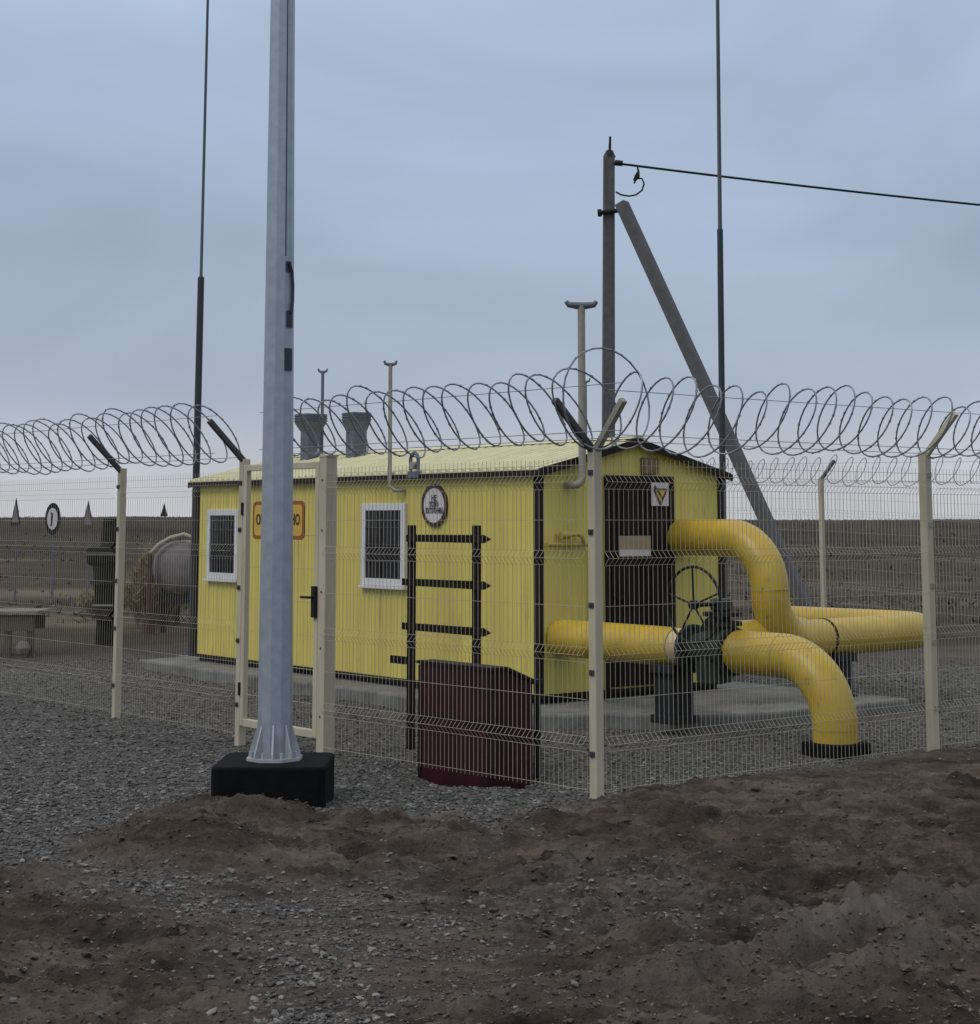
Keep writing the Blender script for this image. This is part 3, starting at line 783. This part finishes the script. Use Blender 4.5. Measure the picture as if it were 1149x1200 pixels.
m.tube(arc(wc, (0, -1, 0), (0, 0, 1), rw_, 0, 2*math.pi*47/48, 47), .0145, 8, closed=True)
hw = m.part('handwheel', 'iron', th, smooth=True)
for k in range(5):
    a = R(20 + 72*k); m = MB(); m.tube([wc, wc + Vector((0, -math.cos(a), math.sin(a)))*rw_], .010, 7); m.part('spoke', 'iron', th, hw, smooth=True)
m = MB(); m.cyl(wc+Vector((-.03, 0, 0)), wc+Vector((.03, 0, 0)), .045, n=12); m.part('hub', 'iron', th, hw, smooth=True)
# supports
def support(x, y, z, label, w=.17, mm='iron'):
    t_ = Thing('pipe_support', label, 'pipe support', (x, y, .15), 'supports under the yellow pipes')
    m = MB(); m.box(x-w, x+w, y-.14, y+.14, .12, z-.06); m.part('pedestal', mm, t_, bevel=.01)
    m = MB(); m.box(x-w-.05, x+w+.05, y-.17, y+.17, z-.06, z+.03); m.part('saddle', 'iron', t_, bevel=.008)
    m = MB(); m.box(x-w-.03, x+w+.03, y-.17, y+.17, .10, .175); m.part('base_plate', 'iron', t_)
support(.28, -1.74, zA-rP, 'dark steel support under the lower pipe beside the gable', .14)
# riser pipe from the gable, down and off to the right
th = Thing('gas_riser_pipe', 'yellow pipe from high on the gable bending down and off to the right', 'pipe', (2.1, -1.4, 0))
xU, yU, zU = 2.10, -1.39, 1.90; Ru, Rl, rU = .56, .52, .205; zB = .80
pth = [(xU, 0, zU)] + arc((xU, yU+Ru, zU-Ru), (0, 0, 1), (0, -1, 0), Ru, 0, math.pi/2, 20)
m = MB(); m.tube(pth + [(xU, yU, zB+Rl+.02)], rU, 30); m.part('upper_bend', 'pipe', th, smooth=True)
m = MB(); m.tube([(xU, yU, zB+Rl+.02)] + arc((xU+Rl, yU, zB+Rl), (-1, 0, 0), (0, 0, -1), Rl, 0, math.pi/2, 18) + [(xU+.86, yU, zB)], rU+.001, 30); lb = m.part('lower_bend', 'pipe', th, smooth=True)
m = MB(); m.tube([(xU+.84, yU, zB), (xU+.875, yU, zB)], rU+.008, 30); m.part('weld_ring', 'trim', th, lb, smooth=True)
m = MB(); m.tube([(xU, yU, zB+Rl+.012), (xU, yU, zB+Rl+.024)], rU+.004, 30); m.part('weld_ring', 'pipe2', th, lb, smooth=True)
xE = 4.45; Rb = .45
m = MB(); m.tube([(xU+.85, yU, zB), (xE, yU, zB+.01)] + arc((xE, yU+Rb, zB+.01), (0, -1, 0), (1, 0, 0), Rb, .05, math.pi/2, 12) + [(xE+Rb, yU+2.3, zB)], rU, 30); m.part('pipe_run', 'pipe', th, smooth=True)
m = MB(); m.tube([(1.50, yU+.16, zB+.03), (2.75, yU+.12, zB+.03)], rU-.01, 30); m.part('branch', 'pipe', th, smooth=True)
m = MB(); m.tube([(1.44, yU+.16, zB+.03), (1.50, yU+.16, zB+.03)], .27, 26); m.part('blind_flange', 'iron', th, smooth=True)
support(3.15, -1.39, zB-rU, 'dark steel support under the right end of the riser pipe', .12)

# ------------------------------------------------------------------ sand chest and tool rack
zc0 = -.19
xa, xb, ya, yb = -3.04, -2.59, -2.98, -1.99
th = Thing('sand_chest', 'tall maroon fire sand chest with sloping top behind the mesh', 'sand chest', ((xa+xb)/2, (ya+yb)/2, zc0))
m = MB(); m.prism([(xa, ya, zc0), (xb, ya, zc0), (xb, ya, .74), (xa+.16, ya, .86), (xa, ya, .86)], (0, yb-ya, 0)); m.part('body', 'maroon', th, bevel=.006)
m = MB(); m.prism([(xa-.02, ya-.02, .862), (xa+.165, ya-.02, .862), (xb+.03, ya-.02, .735), (xb+.03, ya-.02, .76), (xa+.17, ya-.02, .888), (xa-.02, ya-.02, .888)], (0, yb-ya+.04, 0)); m.part('lid', 'maroon2', th)
m = MB(); m.tube([(xb+.03, ya+.3, .75), (xb+.07, ya+.3, .75), (xb+.07, ya+.55, .75), (xb+.03, ya+.55, .75)], .01, 6); m.part('handle', 'iron', th)
m = MB()
for y in (ya+.02, yb-.02): m.box(xa-.008, xa+.0, y-.02, y+.02, zc0, .85)
m.box(xa-.008, xa, ya+.04, yb-.04, .42, .45); m.part('ribs', 'maroon2', th)
xr = -2.46
th = Thing('tool_rack', 'dark rack of two posts and three pointed rails above the maroon chest', 'rack', (xr, -1.57, -.05))
th_rack = th
for y in (-1.075, -2.055):
    m = MB(); m.box(xr-.03, xr+.03, y-.032, y+.032, -.2, 2.045); m.part('post', 'rack', th, bevel=.006)
for z, y0 in ((1.925, -1.06), (1.52, -1.0), (1.115, -1.0)):
    m = MB(); h = .032
    m.prism([(xr-.062, y0, z-h), (xr-.062, y0, z+h), (xr-.062, -2.22, z+h*1.15), (xr-.062, -2.325, z), (xr-.062, -2.22, z-h*1.15)], (.022, 0, 0)); r_ = m.part('rail', 'rack', th, bevel=.004)
m = MB(); m.box(-2.50, -2.46+.0, -2.93+.0, -2.885, -.25, .74); m.box(-2.52, -2.44, -2.95, -2.865, .72, .76)
m.single('stake', 'iron', (-2.48, -2.9, 0), 'short dark stake standing beside the sand chest', 'stake')
m = MB(); m.bar((xr-.045, -.82, .80), (xr-.045, -1.05, .80), .025, .07); m.part('bracket', 'rack', th_rack)

# ------------------------------------------------------------------ grey mast on its block
mx, my, mz = toS(-1.605, 13.02, .32)
th = Thing('foundation_block', 'black square foundation block set in the soil mound', 'foundation', (mx, my, 0))
ca, sa = math.cos(-ANG), math.sin(-ANG)
def rot2(x, y): return (mx + x*ca - y*sa, my + x*sa + y*ca)
m = MB(); b = .415; k = .05
oc = [(-b+k, -b), (b-k, -b), (b, -b+k), (b, b-k), (b-k, b), (-b+k, b), (-b, b-k), (-b, -b+k)]
m.prism([(*rot2(x, y), -.35) for x, y in oc], (0, 0, .67)); m.part('block', 'black', th, bevel=.02)
th = Thing('lamp_mast', 'tall tapering grey galvanised mast bolted to the black block', 'mast', (mx, my, .32))
m = MB(); n = 10; rings = []
H_ = 7.6
def mr(z): return .133 - .0062*z
m.tube([(mx, my, .335), (mx, my, .40), (mx, my, 3.6), (mx, my, H_)], [mr(.3), mr(.4), mr(3.6), mr(H_)], n, tw=.12)
sh = m.part('shaft', 'galv', th)
m = MB(); pts = [(*rot2(.215*math.cos(R(22.5+45*i)), .215*math.sin(R(22.5+45*i))), .32) for i in range(8)]
m.prism(pts, (0, 0, .022)); m.part('base_plate', 'galv2', th)
for i in range(8):
    a = R(8 + 45*i); c_, s_ = math.cos(a), math.sin(a); t_ = .007
    m = MB(); px, py = -s_*t_, c_*t_
    q = [(mx + c_*r_ - px, my + s_*r_ - py, z) for r_, z in ((.12, .342), (.195, .342), (.19, .375), (.125, .58))]
    m.prism(q, (2*px, 2*py, 0)); m.part('gusset', 'galv2', th)
for i in range(8):
    a = R(30 + 45*i); c_, s_ = math.cos(a), math.sin(a)
    m = MB(); m.cyl((mx + c_*.178, my + s_*.178, .34), (mx + c_*.178, my + s_*.178, .385), .017, n=6); m.part('bolt', 'galv2', th)
# hatch marks and cable seen on the right flank; direction from mast to the camera's right
def flank(deg, r):
    a = math.atan2(-13.02, 1.605) + R(deg) - ANG
    return (math.cos(a)*r, math.sin(a)*r)
def patch(z0, z1, deg, wdeg, name, m_, rr=.006):
    mm = MB(); vs = []; nn = 4
    for z in (z0, z1):
        for lay in (.0, rr):
            for i in range(nn+1):
                dx, dy = flank(deg - wdeg/2 + wdeg*i/nn, mr(z)+lay); vs.append((mx+dx, my+dy, z))
    q = nn+1; fs = []
    for i in range(nn):
        fs += [(q+i, q+i+1, 3*q+i+1, 3*q+i), (i, 2*q+i, 2*q+i+1, i+1), (i, i+1, q+i+1, q+i), (2*q+i, 3*q+i, 3*q+i+1, 2*q+i+1)]
    fs += [(0, q, 3*q, 2*q), (nn, 2*q+nn, 3*q+nn, q+nn)]
    mm.add(vs, fs); return mm.part(name, m_, th)
th.o.rotation_mode = 'QUATERNION'; th.o.rotation_quaternion = (Matrix.Rotation(-.0042, 3, 'Y') @ Matrix.Rotation(ANG, 3, 'Z')).to_quaternion()
patch(3.22, 3.39, 40, 36, 'label_plate', 'rod')
patch(3.55, 3.68, 46, 30, 'cable_gland', 'rod')
patch(3.98, 4.06, 38, 22, 'cable_gland', 'rod')
mm = MB(); P = []
for z, dg in ((3.66, 48), (3.75, 55), (3.88, 56), (3.98, 50), (4.05, 36)):
    dx, dy = flank(dg, mr(z)+.014); P.append((mx+dx, my+dy, z))
mm.tube(P, .011, 7); mm.part('cable', 'rod', th, smooth=True)
mm = MB(); P = []
for i in range(8):
    z = 4.1 + i*.5; dx, dy = flank(24, mr(z)*.985); P.append((mx+dx, my+dy, z))
mm.tube(P, .006, 5); mm.part('seam', 'rod2', th)

# ------------------------------------------------------------------ lightning rods
def rod(X, Y, zb, zj, zt, r0, r1, lean, label):
    x, y, _ = toS(X, Y)
    t_ = Thing('lightning_rod', label, 'lightning rod', (x, y, zb), 'lightning rods')
    def at(z): 
        sx, sy, _ = toS(X + lean*(z-zb), Y); return (sx, sy, z)
    m = MB(); m.tube([at(zb-.2), at(zj)], [r0*1.15, r0], 10); m.part('lower_tube', 'rod', t_, smooth=True)
    m = MB(); m.tube([at(zj-.02), at(zj+.03), at(zt)], [r0*1.05, r1, r1*.8], 8); m.part('upper_tube', 'rod2', t_, smooth=True)
    m = MB(); p = at(zb); m.box(p[0]-.18, p[0]+.18, p[1]-.18, p[1]+.18, zb-.2, zb+.06); m.part('footing', 'slab', t_)
rod(-4.40, 25.6, 0.05, 5.75, 11.5, .050, .024, .0035, 'thin dark lightning rod rising at the left end of the cabin')
rod(3.04, 22.5, .1, 5.95, 10.5, .040, .028, .006, 'thin dark lightning rod rising behind the right end of the cabin')

# ------------------------------------------------------------------ utility pole with strut
px, py, _ = toS(1.835, 26.0); zg = gz(1.835, 26)
th = Thing('utility_pole', 'dark concrete utility pole with a slanted strut behind the cabin', 'utility pole', (px, py, zg))
m = MB(); w0, w1 = .105, .085
zt = 7.72
vs = []
for z, w in ((zg-.3, w0), (zt, w1)):
    for a, b_ in ((-w, -w), (w, -w), (w, w), (-w, w)): 
        q = toS(1.80 + .0105*(z-3.2) + a, 26.0 + b_); vs.append((q[0], q[1], z))
m.add(vs, [(3, 2, 1, 0), (4, 5, 6, 7), (0, 1, 5, 4), (1, 2, 6, 5), (2, 3, 7, 6), (3, 0, 4, 7)])
m.part('shaft', 'concrete', th, bevel=.015)
def Wp(X, Y, z): q = toS(X, Y); return Vector((q[0], q[1], z))
m = MB(); m.bar(Wp(2.02, 25.8, 6.93), Wp(4.88, 24.2, gz(4.88, 24.2)-.2), .20, .17); m.part('strut', 'concrete', th, bevel=.012)
m = MB(); m.cyl(Wp(1.855, 26, 7.70), Wp(1.86, 26, 7.80), .10, .05, 10).cyl(Wp(1.86, 26, 7.80), Wp(1.87, 26, 8.02), .022, .018, 8); m.part('top_pin', 'iron', th)
m = MB(); m.cyl(Wp(1.70, 25.9, 6.80), Wp(2.10, 25.85, 6.84), .035, n=8).cyl(Wp(1.66, 25.9, 6.795), Wp(1.72, 25.9, 6.80), .06, n=8); m.part('clamp', 'iron', th)
m = MB(); m.cyl(Wp(1.93, 25.88, 7.58), Wp(2.05, 25.88, 7.57), .045, n=10); m.part('insulator', 'iron', th)
# jumper loop
m = MB(); J = []
for i in range(21):
    t_ = i/20
    a = R(-200 + 290*t_)
    J.append(Wp(2.19 + .17*math.cos(a)*(1-.15*t_), 25.85, 7.24 + .19*math.sin(a)))
m.tube([Wp(1.94, 25.87, 7.12), Wp(2.02, 25.85, 7.07)] + [Wp(2.14, 25.85, 7.05), Wp(2.25, 25.85, 7.07), Wp(2.34, 25.85, 7.14), Wp(2.375, 25.85, 7.24), Wp(2.34, 25.85, 7.33), Wp(2.26, 25.85, 7.32), Wp(2.22, 25.85, 7.25)], .014, 7); m.part('jumper', 'iron', th, smooth=True)
m = MB(); m.tube([Wp(2.27, 25.87, 7.54), Wp(2.29, 25.86, 7.44), Wp(2.27, 25.85, 7.36), Wp(2.22, 25.85, 7.29)], [.012, .018, .045, .02], 7); m.part('hanger', 'iron', th, smooth=True)
m = MB(); P = []
A_, B_ = Vector((2.0, 25.88, 7.565)), Vector((26.0, 34.0, 7.5))
for i in range(33):
    t_ = i/32; v_ = A_.lerp(B_, t_); P.append(Wp(v_.x, v_.y, v_.z - .9*4*t_*(1-t_)*.35))
m.tube(P, .019, 7)
m.single('power_cable', 'iron', tuple(P[0]), 'dark power cable running right from the top of the utility pole', 'cable', smooth=True)

# ------------------------------------------------------------------ things beyond the left fence
def at_world(X, Y): x, y, _ = toS(X, Y); return x, y, gz(X, Y)
# tall dark cabinet
X, Y = -6.05, 27.2
x, y, z = at_world(X, Y)
def wbox(m_, X0, X1, Y0, Y1, z0, z1):
    P = [toS(a, b_)[:2] for a, b_ in ((X0, Y0), (X1, Y0), (X1, Y1), (X0, Y1))]
    return m_.prism([(p[0], p[1], z0) for p in P], (0, 0, z1-z0))
th = Thing('valve_stack', 'dark upright equipment column with a wide collar, behind the left fence post', 'equipment', (x, y, z))
def vc(name, mm, r0, r1, z0, z1, dx=0.0):
    m = MB(); m.tube([Wp(X+dx, Y, z+z0), Wp(X+dx, Y, z+z1)], [r0, r1], 14); return m.part(name, mm, th, smooth=True)
vc('foot', 'cab', .15, .13, -.1, .40); vc('flange', 'iron', .21, .21, .40, .46)
vc('lower_body', 'cab', .17, .18, .46, .95); vc('flange', 'iron', .25, .25, .95, 1.01)
vc('upper_body', 'cab', .19, .21, 1.01, 1.24)
m = MB(); wbox(m, X-.29, X+.24, Y-.17, Y+.17, z+1.24, z+1.54); m.part('collar', 'cab', th, bevel=.06)
m = MB(); wbox(m, X-.27, X+.22, Y-.178, Y-.168, z+1.40, z+1.43); m.part('pale_strip', 'dust', th)
vc('cap', 'cab', .17, .145, 1.54, 1.97, .07)
m = MB(); m.tube([Wp(X-.16, Y-.19, z+.62), Wp(X+.16, Y-.19, z+.62)], .022, 8); m.part('pale_pipe', 'dust', th, smooth=True)
# grey round tank with hose over it
X, Y = -5.18, 29.4
x, y, z = at_world(X, Y)
th = Thing('fuel_tank', 'rounded grey tank on dark legs beyond the left end of the cabin', 'tank', (x, y, z))
m = MB(); c0_, c1_ = Wp(X-.05, Y-.5, z+1.05), Wp(X+.15, Y+1.2, z+1.05)
d_ = (c1_-c0_).normalized()
m.tube([c0_-d_*.10, c0_-d_*.07, c0_, c0_+d_*.04, c1_, c1_+d_*.08], [.10, .30, .42, .45, .45, .3], 28); m.part('barrel', 'dust', th, smooth=True)
for dx in (-.30, .25):
    m = MB(); wbox(m, X+dx-.04, X+dx+.04, Y-.4, Y-.32, z-.1, z+.85); m.part('leg', 'iron', th)
    m = MB(); wbox(m, X+dx-.04, X+dx+.04, Y+.9, Y+.98, z-.1, z+.85); m.part('leg', 'iron', th)
m = MB(); wbox(m, X-.36, X+.34, Y-.45, Y-.36, z+.45, z+.62); m.part('cross_beam', 'iron', th)
m = MB(); m.tube([Wp(X-.50, Y-.55, z+1.28), Wp(X-.38, Y-.55, z+1.42), Wp(X-.18, Y-.55, z+1.54), Wp(X+.05, Y-.55, z+1.60), Wp(X+.28, Y-.55, z+1.50), Wp(X+.46, Y-.55, z+1.30)], .04, 8); m.part('hose', 'pale', th, smooth=True)
m = MB(); m.tube([Wp(X-.50, Y-.6, z-.1), Wp(X-.50, Y-.6, z+1.3)], .045, 8); m.tube([Wp(X-.50, Y-.6, z-.1), Wp(X-.50, Y-.6, z+.08)], .11, 8)
m.single('stand_pipe', 'rednd', tuple(Wp(X-.50, Y-.6, z)), 'dark red upright pipe standing beside the round grey tank', 'pipe', smooth=True)
# low trestle with a pale board
X, Y = -7.3, 26.1
x, y, z = at_world(X, Y)
th = Thing('wooden_trestle', 'low dark wooden trestle with a pale board on top at the left edge', 'trestle', (x, y, z))
m = MB(); wbox(m, X-.6, X+.58, Y-.4, Y+.4, z+.62, z+.68); m.part('board', 'woodl', th, bevel=.008)
m = MB()
wbox(m, X-.58, X+.50, Y-.36, Y-.33, z+.38, z+.60); m.part('apron', 'wood', th)
m = MB(); wbox(m, X-.58, X+.50, Y+.33, Y+.36, z+.38, z+.60); m.part('apron', 'wood', th)
for dx in (-.5, -.2, .12, .46):
    m = MB(); wbox(m, X+dx-.045, X+dx+.045, Y-.33, Y-.24, z-.05, z+.62); m.part('leg', 'wood', th)
m = MB(); c_ = Wp(X+.38, Y-.42, z+.14)
vs = []
for i in range(5):
    for j in range(8):
        a = 2*math.pi*j/8; p_ = math.pi*i/4; r_ = .11*math.sin(p_)*(1+.15*math.sin(3*a+i)); vs.append(c_ + Vector((r_*math.cos(a), r_*math.sin(a), .11*math.cos(p_))))
m.add(vs, [(i*8+j, i*8+(j+1) % 8, i*8+8+(j+1) % 8, i*8+8+j) for i in range(4) for j in range(8)])
m.single('sack', 'dust', tuple(c_), 'small grey sack lying against the leg of the trestle', 'sack', smooth=True)

# dry bush: many thin stalks rising from one root
def bush(X, Y, w, h, n, label, seedv, mname='straw'):
    rg = random.Random(seedv); z = gz(X, Y); m = MB()
    for i in range(n):
        a = rg.uniform(0, 6.28); r0 = rg.uniform(0, .5)*w; rr_ = w*math.sqrt(rg.uniform(0, 1))
        hh = h*(1 - .65*(rr_/w)**2)*rg.uniform(.65, 1.05)
        b0 = Vector((X + r0*math.cos(a), Y + r0*math.sin(a), z-.03)); t0 = Vector((X + rr_*math.cos(a), Y + rr_*math.sin(a), z+hh))
        md_ = b0.lerp(t0, .55) + Vector((rg.uniform(-.06, .06), rg.uniform(-.06, .06), .08))
        k = Vector((rg.uniform(-1, 1), rg.uniform(-.4, .4), 0)).normalized()*rg.uniform(.006, .016)
        pts = [b0-k, b0+k, md_-k, md_+k, t0]
        m.add([Wp(p.x, p.y, p.z) for p in pts], [(0, 1, 3, 2), (2, 3, 4)])
        for q in range(3):
            s_ = md_.lerp(t0, rg.uniform(0, .9)); e_ = s_ + Vector((rg.uniform(-.16, .16), rg.uniform(-.16, .16), rg.uniform(.02, .2)))
            m.add([Wp(*(s_-k*.8)), Wp(*(s_+k*.8)), Wp(*e_)], [(0, 1, 2)])
    p = Wp(X, Y, z)
    m.single('dry_bush', mname, tuple(p), label, 'bush')
bush(-5.85, 30.2, .62, 1.55, 900, 'tall tan dry bush between the dark cabinet and the round tank', 21)
bush(-7.0, 31.5, .6, .5, 380, 'low tan dry bush behind the wooden trestle', 22)

# road signs far off on the bank
def road_sign(X, Y, shape, size, zc, label, m1, m2, face=62):
    x, y, z = at_world(X, Y); t_ = Thing('road_sign', label, 'road sign', (x, y, z), 'road signs on the far bank')
    a = R(face) ; ax_ = Vector((math.cos(a), math.sin(a), 0)); nr_ = Vector((ax_.y, -ax_.x, 0))
    c_ = Vector((X, Y, zc)); up_ = Vector((0, 0, 1))
    def toV(v_): return Wp(v_.x, v_.y, v_.z)
    m = MB(); m.tube([Wp(X, Y, z-.3), Wp(X, Y, zc+size*.3)], .03, 8); m.part('post', 'ventgrey', t_)
    def poly(k, r_, off, th_, name, mm):
        if shape == 'tri': A_ = [90, 210, 330]
        elif shape == 'rect': A_ = [45, 135, 225, 315]
        else: A_ = [i*15 for i in range(24)]
        P = [toV(c_ + nr_*off + ax_*math.cos(R(q))*r_ + up_*math.sin(R(q))*r_) for q in A_]
        e = toV(c_ + nr_*(off+th_)) - toV(c_ + nr_*off)
        m_ = MB(); m_.prism(P, e); return m_.part(name, mm, t_)
    poly(0, size, .035, .012, 'plate', m1)
    if m2: poly(1, size*.68, .048, .004, 'face', m2)
    return t_, c_, ax_, nr_
road_sign(-11.0, 40, 'tri', .42, 2.20, 'far dark triangular road sign nearest the left edge', 'cab', 'dust', -57)
tt, c_, ax_, nr_ = road_sign(-10.14, 40, 'disc', .37, 2.14, 'far round white road sign with dark rim and arrow', 'cab', 'signw', -48)
m = MB(); P0 = c_ + nr_*.056
def tv(a_, u_): v_ = P0 + ax_*a_ + Vector((0, 0, u_)); return Wp(v_.x, v_.y, v_.z)
m.bar(tv(-.02, -.17), tv(.03, .10), .07, .004, up=(nr_.x, nr_.y, 0)).bar(tv(.03, .10), tv(-.07, .14), .06, .004, up=(nr_.x, nr_.y, 0)); m.part('arrow', 'ink', tt)
road_sign(-9.32, 40, 'tri', .42, 2.14, 'far red edged triangular road sign left of the fence post', 'signd', 'dust', -55)
road_sign(-9.0*1.25+.2-.3, 60, 'tri', .30, 2.40, 'farthest small dark road sign near the cabin', 'cab', None, -50)

# dry brush over the far bank
def brush():
    rg = np.random.default_rng(31); n = 20000
    th_ = np.radians(rg.uniform(-22, 22, n)); r = 30*(92/30)**rg.uniform(0, 1, n)**.8
    X = r*np.sin(th_); Y = r*np.cos(th_)
    p = np.clip(.35 + .7*fbm(X*.12, Y*.12, 4) + .2*sst(52, 64, Y), 0, 1)
    k = rg.uniform(0, 1, n) < p; X, Y = X[k], Y[k]; n = len(X)
    h, _, _ = ground_fields(X, Y)
    a = rg.uniform(0, 3.14, n); w = rg.uniform(.02, .07, n); hh = rg.uniform(.03, .12, n)*(1-.5*(Y > 68))
    lx = rg.normal(0, .12, n); ly = rg.normal(0, .12, n)
    dx, dy = np.cos(a)*w, np.sin(a)*w
    co = np.stack([np.stack([X-dx, Y-dy, h-.02], 1), np.stack([X+dx, Y+dy, h-.02], 1), np.stack([X+lx, Y+ly, h+hh], 1)], 1).reshape(-1, 3)
    me = bpy.data.meshes.new('dry_brush')
    F = np.arange(3*n)
    me.vertices.add(3*n); me.vertices.foreach_set('co', co.ravel())
    me.loops.add(3*n); me.loops.foreach_set('vertex_index', F.astype(np.int32))
    me.polygons.add(n); me.polygons.foreach_set('loop_start', np.arange(0, 3*n, 3, dtype=np.int32)); me.update()
    o = bpy.data.objects.new('dry_brush', me); COL.objects.link(o); me.materials.append(M['brush'])
    tag(o, 'brown dry brush over the far field and bank', None, kind='stuff')
brush()

# ------------------------------------------------------------------ sky and light
w = bpy.data.worlds.new('World'); scene.world = w; w.use_nodes = True
nt = w.node_tree; nd = nt.nodes; lk = nt.links; nd.clear()
SUN_EL, SUN_AZ = 48, -125          # high cloud glow behind the camera's left shoulder
out = nd.new('ShaderNodeOutputWorld')
sky = nd.new('ShaderNodeTexSky'); sky.sky_type = 'NISHITA'; sky.sun_disc = False
sky.sun_elevation = R(SUN_EL); sky.sun_rotation = R(SUN_AZ); sky.air_density = 1.2; sky.dust_density = 2.0
bg1 = nd.new('ShaderNodeBackground'); bg1.inputs['Strength'].default_value = .06; lk.new(sky.outputs[0], bg1.inputs['Color'])
tc = nd.new('ShaderNodeTexCoord')
sp = nd.new('ShaderNodeSeparateXYZ'); lk.new(tc.outputs['Generated'], sp.inputs[0])
mp = nd.new('ShaderNodeMapping'); mp.inputs['Scale'].default_value = (1.0, 1.0, 2.6); lk.new(tc.outputs['Generated'], mp.inputs['Vector'])
nz = nd.new('ShaderNodeTexNoise'); nz.inputs['Scale'].default_value = 3.4; nz.inputs['Detail'].default_value = 3.5; nz.inputs['Roughness'].default_value = .5
nz.inputs['Distortion'].default_value = .6
lk.new(mp.outputs[0], nz.inputs['Vector'])
# overcast gradient: pale at the horizon, slate blue above, brightest overhead
gr = nd.new('ShaderNodeValToRGB'); e = gr.color_ramp.elements
stops = [(0.0, (.61, .625, .66)), (.02, (.575, .60, .65)), (.07, (.435, .50, .61)), (.16, (.375, .462, .60)), (.30, (.445, .555, .725)), (.55, (.78, .86, .98)), (1.0, (1.0, 1.0, 1.0))]
for i, (p, c) in enumerate(stops):
    x = e[i] if i < 2 else e.new(p)
    x.position = p; x.color = (*c, 1)
lk.new(sp.outputs['Z'], gr.inputs['Fac'])
cr = nd.new('ShaderNodeMapRange'); cr.inputs['From Min'].default_value = .3; cr.inputs['From Max'].default_value = .7
cr.inputs['To Min'].default_value = .88; cr.inputs['To Max'].default_value = 1.12; lk.new(nz.outputs['Fac'], cr.inputs['Value'])
mul = nd.new('ShaderNodeMix'); mul.data_type = 'RGBA'; mul.blend_type = 'MULTIPLY'; mul.inputs['Factor'].default_value = 1
cmb = nd.new('ShaderNodeCombineColor')
for k in range(3): lk.new(cr.outputs[0], cmb.inputs[k])
lk.new(gr.outputs['Color'], mul.inputs['A']); lk.new(cmb.outputs[0], mul.inputs['B'])
bg2 = nd.new('ShaderNodeBackground'); bg2.inputs['Strength'].default_value = 1.0; lk.new(mul.outputs['Result'], bg2.inputs['Color'])
ms = nd.new('ShaderNodeMixShader'); ms.inputs['Fac'].default_value = .90
lk.new(bg1.outputs[0], ms.inputs[1]); lk.new(bg2.outputs[0], ms.inputs[2]); lk.new(ms.outputs[0], out.inputs['Surface'])

sun = bpy.data.lights.new('sun', 'SUN'); sun.energy = .9; sun.angle = R(24); sun.color = (1, .96, .9)
so = bpy.data.objects.new('sun', sun); COL.objects.link(so)
az = R(SUN_AZ); el = R(SUN_EL)
dirv = Vector((math.sin(az)*math.cos(el), math.cos(az)*math.cos(el), math.sin(el)))
so.rotation_euler = (-dirv).to_track_quat('-Z', 'Y').to_euler()

# ------------------------------------------------------------------ camera
cam = bpy.data.cameras.new('camera'); co = bpy.data.objects.new('camera', cam); COL.objects.link(co)
PITCH = R(7); F_ = 2000.0
co.location = (0, 0, CAM_H); co.rotation_euler = (R(90) + PITCH, 0, 0)
cam.sensor_fit = 'HORIZONTAL'; cam.sensor_width = 36; cam.lens = F_/1149*36
cyp = 611 - F_*math.tan(PITCH)
cam.shift_y = (cyp - 600)/1149
cam.clip_start = .1; cam.clip_end = 12000
scene.camera = co

scene.view_settings.view_transform = 'Standard'; scene.view_settings.look = 'None'
scene.view_settings.exposure = 0; scene.view_settings.gamma = 1
scene.render.filter_size = 1.9
scene.cycles.max_bounces = 6; scene.cycles.use_denoising = True
